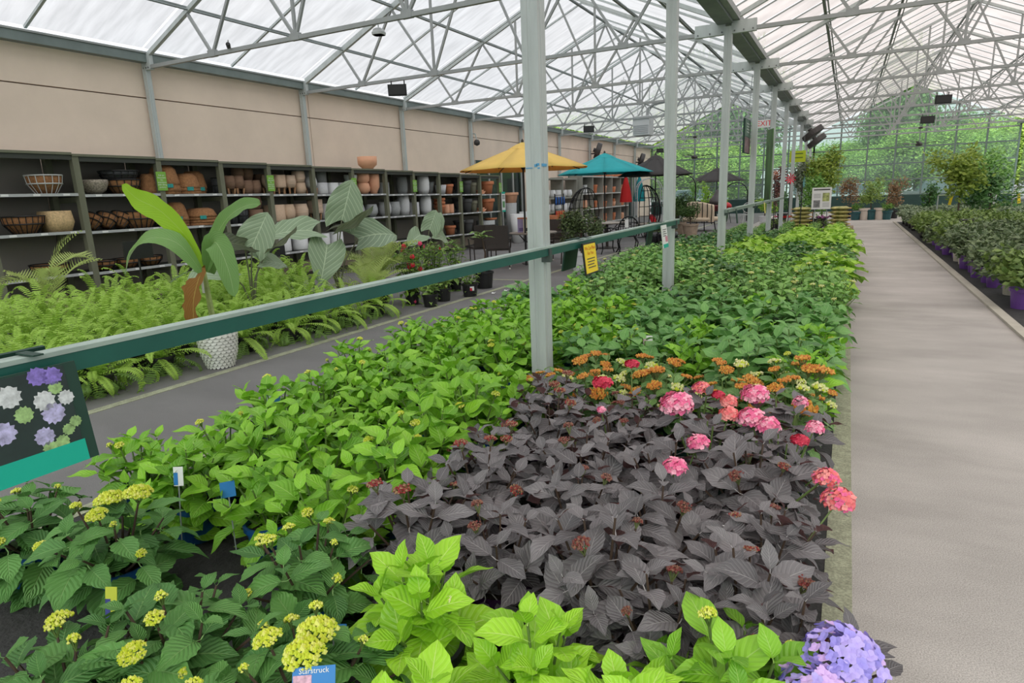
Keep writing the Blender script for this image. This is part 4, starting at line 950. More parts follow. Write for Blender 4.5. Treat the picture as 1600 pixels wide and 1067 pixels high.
for r_, x in enumerate((-5.72, -6.3, -6.95, -7.6, -8.3)):
    y = 2.1+.25*(r_ % 2)+r_*.35
    while y < 6.9+.25*r_:
        if not (r_ == 0 and 3.75 < y < 4.45) and not (r_ in (1, 2) and y > 6.2): FER.append((r_, x+rf.uniform(-.08, .08), y+rf.uniform(-.08, .08)))
        y += .56 if r_ else .52
ferncount = {}
for r_, x, y in FER:
    if not seen(x, y, .6, 60): continue
    ferncount[r_] = ferncount.get(r_, 0)+1
    z = (.0, .02, .10, .14, .18)[r_]
    if z > .05:
        pass
    lab = 'feathery green fern, %s along the %s row from the walkway' % (ORD[ferncount[r_]-1], ORD[r_])
    f = fern(x, y, .001, .76 if r_ else .72, 38 if r_ else 50, lab, .52 if r_ else .95, seed=int(x*100+y*77), pot='black')
    f.scale = (1, 1, 1+z*1.6)
# ---- banana plant in a fish-scale pot
ban_lt = leafmat('banana_leaf_painted_light', (.30, .56, .02), (.36, .62, .03), (.50, .68, .18), .4, 22, .03, .12, .22, bump=.2, trans=.4, back=(.40, .52, .30))  # brighter copy of the banana leaf: light on it put into the colour
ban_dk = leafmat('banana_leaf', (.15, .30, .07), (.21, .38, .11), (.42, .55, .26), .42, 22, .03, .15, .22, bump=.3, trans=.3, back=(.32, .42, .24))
deadm = leafmat('withered_leaf', (.20, .085, .015), (.36, .17, .03), (.42, .34, .08), .8, 14, .05, .3, trans=.15)
def blade(pts, w, mat, n=18, fold=.15, seed=0, rag=.04, up=(0, 0, 1), wprof=None):
    """long leaf blade along a spine of points (smoothed)"""
    rg = random.Random(seed); P = [Vector(p) for p in pts]; S_ = []
    for i in range(n+1):
        t = i/n*(len(P)-1); k = min(int(t), len(P)-2); u = t-k
        p0, p1, p2, p3 = P[max(k-1, 0)], P[k], P[k+1], P[min(k+2, len(P)-1)]
        S_.append(.5*((2*p1)+(p2-p0)*u+(2*p0-5*p1+4*p2-p3)*u*u+(3*p1-p0-3*p2+p3)*u**3))
    b = MB(); uv = []; cols = (-1, -.5, 0, .5, 1)
    for i, p in enumerate(S_):
        t = i/n; d = (S_[min(i+1, n)]-S_[max(i-1, 0)]).normalized(); x = d.cross(Vector(up)).normalized(); z = x.cross(d)
        ww = w*(wprof(t) if wprof else max(.02, math.sin(PI*min(1, .06+t*.94))**.55))
        for c in cols:
            e = 1+(rg.uniform(-rag, rag) if abs(c) == 1 else 0)
            q = p+x*(c*ww*e)+z*(fold*abs(c)*ww+.02*math.sin(t*23+c*2)*abs(c)*w*3)
            b.v.append(tuple(q)); uv.append((.5+.5*c, t))
    for i in range(n):
        for j in range(4): b.f.append((i*5+j, i*5+j+1, (i+1)*5+j+1, (i+1)*5+j))
    b.uv = uv; return b.mesh('leaf', mat, True)
fish_m = M('pearly_white_glaze', (.62, .62, .56), .22, 0, .12, 20); fish_b = M('blue_grey_glaze', (.24, .31, .36), .25)
bt = thing('banana_plant', 'tall banana plant in a white fish-scale pot', 'plant', (-5.45, 4.10, .001))
MB().lathe([(.115, 0), (.165, .16), (.185, .34), (.192, .36), (.178, .36), (.17, .3), (.0, .29)], 28).build('pot', fish_b, bt, True)
SCALE = MB().add([(0, 0, .030)]+[(.026*math.cos(PI+PI*k/8), .0 if k in (0, 8) else .0, .026*math.sin(PI+PI*k/8)) for k in range(9)], [(0, k+1, k+2) for k in range(8)])
SCALE.v = [(v[0], -.008+.012*(v[0]**2+v[2]**2)/.0009*.6, v[2]) for v in SCALE.v]; SCALE = SCALE.mesh('glaze_scale', fish_m, True)
potp = bt.children[0]
for r_ in range(11):
    z = .025+r_*.031; rr = .115+(.05 if z > .16 else .05*z/.16)+(max(0, z-.16)*.11)+.004
    for k in range(22):
        a = 2*PI*(k+.5*(r_ % 2))/22; ob('glaze_scale', SCALE, potp, (rr*math.cos(a), rr*math.sin(a), z), (-.25, 0, a+PI/2), (rr*6.0, 1, 1))
MB().tube([(0, 0, .28), (-.03, .0, .55), (-.06, 0, .98)], .035, 9, True, .022).build('stem', M('banana_stem', (.34, .42, .14), .6, 0, .3, 12), bt)
o_ = Vector((-5.45, 4.10, 0))
def bl(name, pts, w, mat, **kw):
    me = blade([Vector(p)-o_ for p in pts], w, mat, **kw); ob(name, me, bt)
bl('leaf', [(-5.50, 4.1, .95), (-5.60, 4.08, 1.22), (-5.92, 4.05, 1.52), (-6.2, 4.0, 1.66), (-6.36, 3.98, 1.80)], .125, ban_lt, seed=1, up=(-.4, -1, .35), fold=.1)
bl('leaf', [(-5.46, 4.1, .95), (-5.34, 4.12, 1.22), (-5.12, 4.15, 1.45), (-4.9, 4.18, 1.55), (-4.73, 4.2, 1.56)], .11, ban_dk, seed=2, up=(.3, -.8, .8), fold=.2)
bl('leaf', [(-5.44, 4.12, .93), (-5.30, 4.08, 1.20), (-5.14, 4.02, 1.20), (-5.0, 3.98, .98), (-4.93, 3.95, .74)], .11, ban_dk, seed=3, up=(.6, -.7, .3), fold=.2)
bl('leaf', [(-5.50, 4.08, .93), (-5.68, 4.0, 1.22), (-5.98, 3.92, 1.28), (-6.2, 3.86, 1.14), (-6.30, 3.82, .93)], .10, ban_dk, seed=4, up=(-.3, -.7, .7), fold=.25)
bl('leaf', [(-5.45, 4.05, .95), (-5.40, 3.95, .88), (-5.42, 3.88, .68), (-5.44, 3.86, .42)], .125, deadm, seed=5, up=(0, -1, .2), rag=.25, fold=.3)
bl('leaf', [(-5.50, 4.1, .9), (-5.6, 4.05, .95), (-5.75, 4.0, .9), (-5.85, 3.97, .84)], .035, ban_dk, seed=6)
MB().box(-.012, .012, -.004, .004, 0, .16).build('plant_tag', tagw, bt, loc=(-.04, -.045, .74))
# ---- elephant ears
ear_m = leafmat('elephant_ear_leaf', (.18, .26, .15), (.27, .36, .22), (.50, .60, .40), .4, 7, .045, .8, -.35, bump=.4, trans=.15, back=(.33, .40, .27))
ear_d = leafmat('elephant_ear_painted_shade', (.045, .06, .022), (.07, .09, .03), (.16, .19, .09), .5, 7, .045, .6, -.35, bump=.4, trans=.25)  # darker copy of the ear leaf: its shaded side put into the colour
def earleaf(mat, seed, fold=.25, curl=.3):
    rg = random.Random(seed); b = MB(); uv = []; n = 12; cols = [-1, -.66, -.33, 0, .33, .66, 1]
    for i in range(n+1):
        t = i/n
        w = .42*(math.sin(PI*min(1, .20+.80*t))**.62)*(1-.12*max(0, t-.7)/.3)
        if i == n: w = .004
        for c in cols:
            y = t-.30*(abs(c)**1.3)*(1-t)*.9
            z = fold*abs(c)*w-curl*t*t+.035*math.sin(t*14+abs(c)*3+seed)*abs(c)
            b.v.append((c*w, y, z)); uv.append((.5+.5*c, t))
    m = len(cols)
    for i in range(n):
        for j in range(m-1): b.f.append((i*m+j, i*m+j+1, (i+1)*m+j+1, (i+1)*m+j))
    b.uv = uv; return b.mesh('leaf', mat, True)
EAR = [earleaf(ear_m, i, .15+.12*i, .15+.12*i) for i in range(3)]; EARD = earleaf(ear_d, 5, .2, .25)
petm = M('ear_stalk', (.16, .17, .10), .5)
def ears(loc, lab, leaves, pot='grey'):
    t = thing('elephant_ear_plant', lab, 'plant', loc, 0, 'elephant ear plants')
    MB().lathe([(.13, 0), (.17, .28), (.18, .28), (.165, .25), (0, .24)], 20).build('pot', PM[pot], t, True)
    o = Vector(loc)
    for (x, y, z), fw, up, L, kind in leaves:
        p = Vector((x, y, z))-o
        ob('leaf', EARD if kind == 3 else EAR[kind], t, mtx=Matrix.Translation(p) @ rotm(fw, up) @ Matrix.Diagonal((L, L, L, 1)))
        MB().tube([(0, 0, .25), (p.x*.35, p.y*.35, .25+(p.z-.25)*.6), tuple(p)], .013, 6, True, .008).build('stalk', petm, t)
ears((-6.5, 7.0, .001), 'largest elephant ear plant with a leaf coloured dark as if backlit', [
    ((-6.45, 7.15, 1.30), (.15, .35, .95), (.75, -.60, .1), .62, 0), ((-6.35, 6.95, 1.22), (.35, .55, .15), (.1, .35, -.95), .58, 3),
    ((-6.6, 6.7, 1.18), (-.45, -.85, .12), (.5, -.25, .85), .62, 1), ((-6.4, 6.75, .98), (.35, -.55, -.55), (.75, -.35, .6), .60, 1), ((-6.35, 7.35, 1.02), (.4, .9, .25), (.65, -.45, .75), .72, 2)])
ears((-6.6, 5.55, .001), 'elephant ear plant beside the banana plant', [
    ((-6.55, 5.6, 1.05), (.1, .55, .85), (.75, -.6, .2), .52, 0), ((-6.5, 5.45, 1.08), (.0, -.95, .30), (.55, -.1, .9), .46, 3), ((-6.45, 5.75, 1.02), (.3, .9, .28), (.2, .1, -.95), .48, 3),
    ((-6.55, 5.7, .86), (.2, 1, -.05), (.6, -.1, .8), .42, 1), ((-6.7, 5.3, .80), (-.1, -1, .05), (.6, 0, .8), .46, 1)])
ears((-6.6, 9.35, .001), 'small elephant ear plant behind the red flowers', [
    ((-6.5, 9.4, 1.02), (.1, .5, .75), (.8, -.5, .3), .42, 0), ((-6.5, 9.5, .95), (.2, .9, -.2), (.7, -.2, .7), .50, 1), ((-6.55, 9.2, .95), (.2, -.9, -.1), (.6, .1, .8), .40, 2), ((-6.5, 9.6, 1.05), (.25, .4, .8), (.8, -.6, .1), .30, 1)])
# ---- areca palm
palm_m = leafmat('palm_leaf', (.22, .38, .05), (.42, .56, .10), (.5, .6, .2), .45, 3, .06, 0, trans=.35, bump=.1)
def palmfrond(seed):
    b = MB(); uv = []; n = 20; rg = random.Random(seed); R = [Vector((0, i/(2*n+1), .25*(i/(2*n+1))-.55*(i/(2*n+1))**2)) for i in range(2*n+2)]
    b.v = [tuple(p) for p in R]; uv = [(.5, .5)]*len(R)
    for i in range(n+1):
        t = i/n; p, p2 = R[2*i], R[2*i+1]
        for s in (-1, 1):
            L = .34*math.sin(PI*(.15+.8*t)); e = p+Vector((s*L*.8, L*.65, L*.18-.10*L*t+rg.uniform(-.02, .02))); k = len(b.v)
            b.v += [tuple((p+e)/2+Vector((0, -.014, 0))), tuple(e), tuple((p+e)/2+Vector((0, .014, .012)))]; uv += [(.5, t)]*3; b.f.append((2*i, k, k+1, k+2, 2*i+1))
        if i < n: k = len(b.v); b.v.append(tuple(p2+Vector((.006, 0, 0)))); uv.append((.5, t)); b.f.append((2*i+1, k, 2*i+2))
    b.uv = uv; return b.mesh('frond', palm_m)
PF = [palmfrond(i) for i in range(3)]
def palm(loc, lab, n, L, h):
    t = thing('areca_palm', lab, 'palm', loc, 0); ob('pot', POT['black'], t, scale=1.2)
    r_ = random.Random(int(loc[1]*10))
    for i in range(n):
        a = i*2.4; el = r_.uniform(.35, 1.25)
        ob('frond', PF[i % 3], t, mtx=Matrix.Translation((0, 0, .2+h*r_.random())) @ Matrix.Rotation(a, 4, 'Z') @ Matrix.Rotation(el, 4, 'X') @ Matrix.Diagonal((L, L, L, 1)))
palm((-6.35, 7.75, .001), 'yellow-green palm behind the largest elephant ear', 16, .78, .35); palm((-5.95, 7.05, .001), 'dark palm leaning over the ferns by the pots', 10, .62, .2)
palm((-8.9, 4.45, .001), 'palm at the edge in front of the basket shelves', 9, .7, .75)
# ---- red mandevilla and foliage in black pots
mand_m = leafmat('mandevilla_leaf', (.11, .22, .03), (.27, .43, .07), (.36, .5, .14), .4, 5, .05, .15, trans=.3); foli_m = leafmat('broad_gloss_leaf', (.14, .28, .05), (.33, .50, .11), (.45, .58, .2), .35, 6, .05, .2, trans=.3)
ML = leafset(mand_m, 3, width=.42, curl=.25, n=5, side=1); FL = leafset(foli_m, 3, width=.5, curl=.3, n=6, side=1)
redp = [M('scarlet_petal', (.62, .015, .04), .5), M('rose_petal', (.75, .06, .16), .5)]
RFL = floret_mesh('flower', redp[0], .036, 5); RFL2 = floret_mesh('flower', redp[1], .034, 5)
SPEC['mand'] = [proto(200+i, ML, 26, .24, .95, 5, (.08, .15), base=.2, node=.07, dome=.25, open_=(40, -10)) for i in range(2)]
SPEC['gloss'] = [proto(210+i, FL, 12, .20, .85, 5, (.08, .16), base=.2, node=.06, dome=.3, open_=(45, -10)) for i in range(2)]
SPEC['low'] = [proto(220+i, FL, 9, .15, .42, 4, (.05, .10), base=.2, node=.04, dome=.3, open_=(45, 0)) for i in range(2)]
POTOF.update(mand='black', gloss='black', low='black')
bigpot = MB().lathe([(.125, 0), (.15, .24), (.162, .245), (.162, .275), (.15, .275), (.145, .24), (0, .235)], 24).mesh('pot', MATS['black_pot_plastic'])
def shrub(sp, x, y, lab, sc=1.0, red=0, big=True, seed=1):
    t = plant(sp, x, y, seed, sc, lab, 'potted_flower' if red else 'potted_plant', 'plant', 'pots at the walkway', near=True)
    if big: t.children[0].data = bigpot
    r_ = random.Random(seed); pr = SPEC[sp][NPL % len(SPEC[sp])]
    tips = [m for n, q, m in pr if n == 'leaf']
    for k in range(red):
        m = r_.choice(tips); p = m.to_translation(); ob('flower', RFL if k % 3 else RFL2, t, mtx=Matrix.Translation(p*1.08+Vector((0, 0, .03))) @ rotm((.3, .3, 1), (.7, -.7, .2)))
    return t
shrub('mand', -5.75, 7.75, 'red mandevilla with the most flowers in a black pot', .95, 9, True, 3); shrub('mand', -5.85, 8.5, 'red mandevilla behind the front flower pots', .9, 7, True, 5)
shrub('low', -5.36, 7.66, 'low glossy plant in the front black pot by the painted line', 1.0, 0, True, 7); shrub('low', -5.46, 8.16, 'low plant with two red flowers in a black pot', 1.05, 3, True, 8)
shrub('low', -5.28, 8.66, 'green potted plant with a white and red pot label', 1.1, 0, True, 9); shrub('gloss', -5.9, 9.2, 'tall glossy plant beside the brown patio chairs', 1.0, 0, True, 10)
shrub('low', -5.95, 8.95, 'black pot plant with one red flower at the back', .9, 2, True, 12)
x = thing('potted_flower', 'black pot with a thin brown stem beside the chairs', 'plant', (-5.52, 9.55, .001)); ob('pot', bigpot, x, scale=(1.05, 1.05, 1.05))
MB().tube([(0, 0, .24), (.03, .02, .6), (0, -.05, .95)], .018, 7, True, .01).build('stem', stem_b, x)
for i in range(9): ob('leaf', FL[i % 3], x, mtx=Matrix.Translation((0, -.05, .85+.03*(i % 4))) @ rotm((math.cos(i*2.4), math.sin(i*2.4), .35), (0, 0, 1)) @ Matrix.Diagonal((.22, .22, .22, 1)))
lb = [o for o in bpy.data.objects if o.get('label') == 'green potted plant with a white and red pot label'][0]
q = MB().box(-.03, .03, -.154, -.150, .10, .16).build('pot_label', tagw, lb); q.rotation_euler = (0, 0, .75-9)
q2 = MB().box(-.03, 0, -.157, -.1545, .10, .14).build('pot_label_print', redp[0], lb); q2.rotation_euler = (0, 0, .75-9)
# fallen petals on the floor
for i, (x, y) in enumerate(((-5.05, 8.95), (-4.98, 9.25), (-4.92, 9.5))):
    tag(MB().add([(0, 0, .002), (.05, .01, .006), (.06, .05, .03), (.02, .06, .008), (-.01, .03, .022)], [(0, 1, 2, 3, 4)]).build('fallen_petal', white_p, None, loc=(x, y, .005)), 'white fallen petal on the painted line, %s of three' % ORD[i], 'petal', 'fallen petals')
# blank black sign boards among the ferns
for x, y, z, lab in ((-8.45, 5.35, 1.03, 'blank black sign board standing in the ferns by the baskets'), (-8.3, 7.6, .80, 'small black sign board behind the elephant ear')):
    s = thing('sign_board', lab, 'sign', (x, y, 0)); k = 1 if y < 6 else .75
    MB().box(-.012, .012, -.20*k, .20*k, z-.12*k, z+.12*k).build('board', blackp, s); MB().tube([(-.02, 0, 0), (-.02, 0, z)], .012, 6).build('stake', blackp, s)
# ================================================================ patio furniture and umbrellas
def umbrella(name, lab, x, y, apex, rim, R, col, n=8, pole=True, rot=.2, base=True):
    t = thing(name, lab, 'umbrella', (x, y, 0), rot); m = clothmat(name+lab[:9], col, .35, (.95, .50, .01) if 'yellow' in lab else None)
    tr = _n = None
    def ring(f, z): return [(R*f*math.cos(2*PI*k/n), R*f*math.sin(2*PI*k/n), z) for k in range(n)]
    for k in range(n):
        a0, a1 = 2*PI*k/n, 2*PI*(k+1)/n; b = MB(); st = 5
        for i in range(st+1):
            f = .10+.90*i/st
            for j in range(4):
                a = a0+(a1-a0)*j/3; q = 1-.045*math.sin(PI*j/3)*i/st
                b.v.append((R*f*q*math.cos(a), R*f*q*math.sin(a), apex-(apex-rim)*(f**1.12)-.012*math.sin(PI*j/3)*f))
        for i in range(st):
            for j in range(3): b.f.append((i*4+j, (i+1)*4+j, (i+1)*4+j+1, i*4+j+1))
        o = b.build('canopy_panel', m, t, True); sd = o.modifiers.new('thickness', 'SOLIDIFY'); sd.thickness = .006
        MB().tube([(0, 0, apex-.06), (R*.97*math.cos(a0), R*.97*math.sin(a0), rim-.015)], .010, 5).build('rib', M('dark_rib', (.03, .025, .02), .5), t)
    MB().lathe([(R*.24, apex-(apex-rim)*.19), (R*.12, apex-.01), (.02, apex+.05)], n).build('vent_cap', m, t)
    MB().lathe([(.018, apex+.02), (.03, apex+.06), (.03, apex+.09), (.0, apex+.13)], 10).build('finial', M('dark_rib', (.03, .025, .02), .5), t, True)
    MB().tube([(0, 0, 0), (0, 0, apex+.02)], .022, 10).build('pole', blackp, t)
    MB().lathe([(.025, rim-.02), (.06, rim+.05), (.06, rim+.09), (.025, rim+.12)], 10).build('hub', blackp, t)
    if base: MB().lathe([(.28, 0), (.28, .03), (.06, .09), (.035, .3), (0, .3)], 18).build('base', blackp, t)
    return t
umbrella('patio_umbrella', 'open yellow patio umbrella over the brown chairs', -6.37, 12.95, 2.62, 2.10, 1.45, (.95, .72, .20), 8, rot=.1, base=False)
umbrella('patio_umbrella', 'open turquoise patio umbrella before the cubby rack', -6.95, 20.0, 2.70, 2.13, 1.52, (.04, .50, .53), 8, rot=.3)
umbrella('patio_umbrella', 'dark grey open umbrella beside the turquoise one', -5.8, 21.85, 2.65, 2.03, 1.28, (.075, .068, .066), 8, rot=.5)
umbrella('patio_umbrella', 'dark grey open umbrella farthest back by the arch', -6.08, 35.0, 2.49, 1.86, 1.45, (.065, .06, .06), 8, rot=.2)
def closed(lab, x, y, col):
    t = thing('patio_umbrella', lab, 'umbrella', (x, y, 0)); b = MB(); n = 16; pr = [(.03, 2.25), (.10, 2.0), (.17, 1.6), (.22, 1.2), (.23, 1.05)]
    for i, (r, z) in enumerate(pr):
        for k in range(n):
            q = r*(1+.25*(1 if k % 2 else -1)*min(1, i/2)); b.v.append((q*math.cos(2*PI*k/n), q*math.sin(2*PI*k/n), z))
    for i in range(len(pr)-1):
        for k in range(n): b.f.append((i*n+k, i*n+(k+1) % n, (i+1)*n+(k+1) % n, (i+1)*n+k))
    b.build('canopy', clothmat('closed'+lab[:12], col), t, True)
    MB().tube([(0, 0, 0), (0, 0, 2.35)], .02, 8).build('pole', blackp, t); MB().lathe([(.25, 0), (.25, .06), (.04, .1), (.0, .1)], 16).build('base', blackp, t)
closed('furled bright red umbrella beside the cubby rack', -9.25, 29.6, (.70, .03, .03)); closed('furled teal umbrella beside the red one', -8.9, 30.6, (.02, .34, .38))
# brown woven armchairs
wov = M('brown_woven_resin', (.060, .048, .042), .7, 0, .15, 60, .3, 120); brn = M('brown_metal_frame', (.05, .04, .035), .5, .3); capw = M('pale_foot_cap', (.7, .68, .6), .5)
def armchair(x, y, rz, lab):
    t = thing('patio_chair', lab, 'chair', (x, y, 0), rz, 'brown patio chairs')
    MB().box(-.25, .25, -.25, .22, .40, .45).build('seat', wov, t)
    b = MB(); n = 6
    for i in range(n+1):
        z = .44+.50*i/n; yy = -.24-.13*(i/n)**1.2; w = .255-.02*(i/n)
        b.v += [(-w, yy, z), (w, yy, z), (w, yy-.035, z), (-w, yy-.035, z)]
    for i in range(n):
        for k in range(4): b.f.append((i*4+k, i*4+(k+1) % 4, i*4+4+(k+1) % 4, i*4+4+k))
    b.f += [(3, 2, 1, 0), (n*4, n*4+1, n*4+2, n*4+3)]; b.build('backrest', wov, t)
    for sx in (-1, 1):
        for yy, lean in ((.20, .03), (-.24, -.05)):
            l = MB().tube([(sx*.25, yy+lean, 0), (sx*.25, yy, .42)], .014, 7).build('leg', brn, t)
            MB().lathe([(.017, 0), (.019, .03), (.0, .035)], 8, (sx*.25, yy+lean, 0)).build('foot_cap', capw, l)
        MB().tube([(sx*.26, .2, .42), (sx*.28, .2, .62), (sx*.28, .05, .655), (sx*.28, -.2, .64), (sx*.26, -.29, .64)], .016, 7).build('armrest', brn, t)
armchair(-6.75, 12.35, .45, 'brown woven patio chair nearest, back turned, under yellow umbrella'); armchair(-7.35, 12.7, .75, 'brown woven patio chair half hidden behind the nearest chair')
armchair(-5.35, 12.75, 1.45, 'brown woven patio chair seen from the side beside the bush'); armchair(-6.4, 14.3, 3.0, 'brown woven patio chair on the far side of the table')
def ptable(x, y, lab, r=.55, h=.72):
    t = thing('patio_table', lab, 'table', (x, y, 0))
    MB().lathe([(r*.97, h-.035), (r, h-.02), (r, h-.005), (r*.98, h), (0, h)], 28).build('top', M('stone_table_top', (.34, .30, .26), .5, 0, .1, 10), t)
    MB().tube([(0, 0, .03), (0, 0, h-.03)], .04, 10).build('pedestal', brn, t)
    MB().lathe([(.27, 0), (.27, .02), (.05, .06), (0, .06)], 18).build('base', brn, t)
    for k in range(4):
        a = k*PI/2+.4; MB().tube([(0, 0, h-.28), (r*.35*math.cos(a), r*.35*math.sin(a), h-.2), (r*.6*math.cos(a), r*.6*math.sin(a), h-.04)], .013, 6).build('brace', brn, t)
ptable(-6.37, 13.35, 'round table with display boxes under the yellow umbrella'); ptable(-5.95, 17.3, 'round grey table beside the black cast chairs', .5)
for k, (x, y, c, lab) in enumerate(((-6.62, 13.25, (.42, .36, .60), 'lilac display box on the round table'), (-6.45, 13.2, (.72, .66, .52), 'cream display box with black print on the round table'))):
    t = thing('display_box', lab, 'box', (x, y, .722), .5); MB().box(-.08, .08, -.05, .05, 0, .30).build('carton', M('carton%d' % k, c, .7), t); MB().box(-.05, .05, -.052, -.0505, .03, .10).build('print', dark_ink if k else M('lilac_ink', (.2, .15, .35), .7), t)
    MB().box(-.082, .082, -.052, .052, .30, .33).build('lid', PM['terra'], t)
# black cast chairs
castm = M('black_cast_iron', (.010, .010, .011), .4, .4)
def castchair(x, y, rz, lab):
    t = thing('cast_chair', lab, 'chair', (x, y, 0), rz, 'black cast patio chairs')
    MB().lathe([(.24, .42), (.25, .44), (.24, .45), (0, .45)], 18).build('seat', castm, t)
    arc = [(.27*math.cos(a), -.20-.06, .45+.10+.38*math.sin(a)) for a in [PI*k/12 for k in range(13)]]
    MB().tube([(.25, -.2, .44)]+arc+[(-.25, -.2, .44)], .018, 7).build('back_frame', castm, t)
    for k in range(7):
        a = -.2+.066*k; h = .10+.38*math.sqrt(max(0, 1-(a/.27)**2))
        MB().tube([(a, -.21, .45), (a*1.02, -.26, .45+h)], .009, 5).build('back_slat', castm, t)
    for k in range(3): MB().tube([(-.25+.01*k, -.235-.01*k, .60+.09*k), (.25-.01*k, -.235-.01*k, .60+.09*k)], .010, 5).build('back_rail', castm, t)
    for sx in (-1, 1):
        for sy in (-1, 1): MB().tube([(sx*.17, sy*.17, .43), (sx*.24, sy*.23, .28), (sx*.21, sy*.21, .12), (sx*.27, sy*.27, 0)], .017, 7).build('leg', castm, t)
        MB().tube([(sx*.24, .16, .43), (sx*.29, .17, .60), (sx*.29, -.02, .66), (sx*.26, -.23, .66)], .014, 6).build('armrest', castm, t)
castchair(-4.95, 16.0, .4, 'black cast iron chair with a paper tag on its back'); castchair(-5.45, 15.9, -.9, 'black cast iron chair turned sideways beside the tagged one')
c = [o for o in bpy.data.objects if o.get('label', '').startswith('black cast iron chair with a paper')][0]
MB().box(-.10, -.01, -.30, -.295, .66, .86).build('paper_tag', white_p, c)
# bushes in planters
bush_m = leafmat('bush_leaf', (.045, .075, .025), (.13, .18, .06), (.2, .25, .1), .4, 4, .06, .1, trans=.2); bush_m2 = leafmat('fine_bush_leaf', (.035, .085, .018), (.10, .19, .04), (.14, .22, .06), .5, 4, .06, .1, trans=.2)
def blob(name, mat, n, rx, ry, rz, s, seed, cz=0, shell=.55, lumps=9):
    """a shrub crown: many little leaves through an uneven volume"""
    rg = random.Random(seed); b = MB(); uv = []; L = [(rg.uniform(-.6, .6), rg.uniform(-.6, .6), rg.uniform(-.6, .6), rg.uniform(.35, .6)) for _ in range(lumps)]
    for i in range(n):
        l = L[i % lumps]; d = Vector((rg.gauss(0, 1), rg.gauss(0, 1), rg.gauss(0, 1))).normalized(); r = l[3]*(shell+(1-shell)*rg.random())
        p = Vector(((l[0]+d.x*r)*rx, (l[1]+d.y*r)*ry, cz+(l[2]+d.z*r)*rz)); f = Vector((rg.uniform(-1, 1), rg.uniform(-1, 1), rg.uniform(-.5, .7))).normalized(); x = f.cross(d+Vector((0, 0, .6))).normalized()
        q = s*rg.uniform(.6, 1.3); k = len(b.v)
        b.v += [tuple(p), tuple(p+f*q*.5+x*q*.28), tuple(p+f*q), tuple(p+f*q*.5-x*q*.28)]; uv += [(.5, 0), (1, .5), (.5, 1), (0, .5)]; b.f.append((k, k+1, k+2, k+3))
    b.uv = uv; return b.mesh(name, mat)
def bush(lab, x, y, w, h, mat, potm, pr, ph, n=1500, s=.07, seed=1, name='potted_bush', z0=0, stem=True, group=None):
    t = thing(name, lab, 'bush', (x, y, .001), seed, group)
    MB().lathe([(pr*.78, 0), (pr*.95, ph*.85), (pr*1.03, ph*.86), (pr*1.03, ph), (pr*.93, ph), (pr*.9, ph*.9), (0, ph*.9)], 22).build('planter', potm, t)
    ob('crown', blob('crown', mat, n, w, w, h/2, s, seed, ph+h*.5+z0), t)
    MB().tube([(0, 0, ph*.85), (.02, 0, ph+h*.5+z0)], .02, 6).build('stem', stem_b, t)
    return t
bush('round dark bush in a pale planter beside the yellow sign', -4.72, 12.15, .46, 1.05, bush_m, PM['lgrey'], .22, .38, 2600, .065, 2)
bush('fine-leaved bush in a wooden tub by the second column', -5.15, 22.3, .55, 1.0, bush_m2, M('oak_tub', (.36, .27, .2), .8, 0, .2, 10), .3, .45, 2600, .06, 3)
bush('fine-leaved bush in a wooden tub beside the column, smaller', -4.55, 21.6, .40, .7, bush_m2, MATS['oak_tub'], .26, .42, 1600, .06, 4)
# egg chairs
cush = M('red_cushion', (.62, .02, .03), .8); crm = M('cream_cushion', (.62, .54, .45), .85)
def eggchair(x, y, rz, lab, red):
    t = thing('egg_chair', lab, 'chair', (x, y, 0), rz, 'wire egg chairs'); R = .70
    for k in range(11):
        a = PI*k/10
        MB().tube([(R*math.sin(b)*math.cos(a), -R*.75*math.sin(b)*math.sin(a)+.15, .85-R*1.25*math.cos(b)) for b in [PI*(.04+.92*j/12) for j in range(13)]], .014, 5).build('wire_rib', castm, t)
    for j in range(8):
        b = PI*(.12+.78*j/7); MB().tube([(R*math.sin(b)*math.cos(a), -R*.75*math.sin(b)*math.sin(a)+.15, .85-R*1.25*math.cos(b)) for a in [PI*k/10 for k in range(11)]], .012, 5).build('wire_hoop', castm, t)
    MB().lathe([(.05, .30), (.42, .32), (.45, .40), (.36, .47), (0, .48)], 18).build('seat_cushion', crm, t, True)
    o = MB().lathe([(.0, 0), (.18, .02), (.22, .07), (.17, .13), (0, .15)], 14, sq=.25).build('back_pillow', cush if red else crm, t, True, (0, -.1, .52)); o.rotation_euler = (1.1, 0, 0)
    MB().lathe([(.38, 0), (.38, .025), (.05, .06), (.04, .14), (0, .14)], 18).build('base', castm, t)
eggchair(-8.2, 21.3, -1.9, 'wire egg chair behind the round bush', False); eggchair(-5.95, 21.6, 1.6, 'wire egg chair with red pillows behind the cast chairs', True)
# black kettle planters by the rail
for k, (x, y, lab) in enumerate(((-4.75, 17.9, 'large black glazed planter beside the cast chair'), (-4.35, 17.7, 'black glazed planter with a shiny ball beside the rail'))):
    t = thing('black_planter', lab, 'planter', (x, y, 0)); MB().lathe([(.18, 0), (.27, .15), (.3, .35), (.26, .42), (.24, .42), (.22, .34), (0, .34)], 22).build('body', M('black_glaze', (.012, .012, .014), .15), t, True)
    ob('crown', blob('crown', bush_m, 260, .25, .25, .18, .09, 5+k, .50), t)
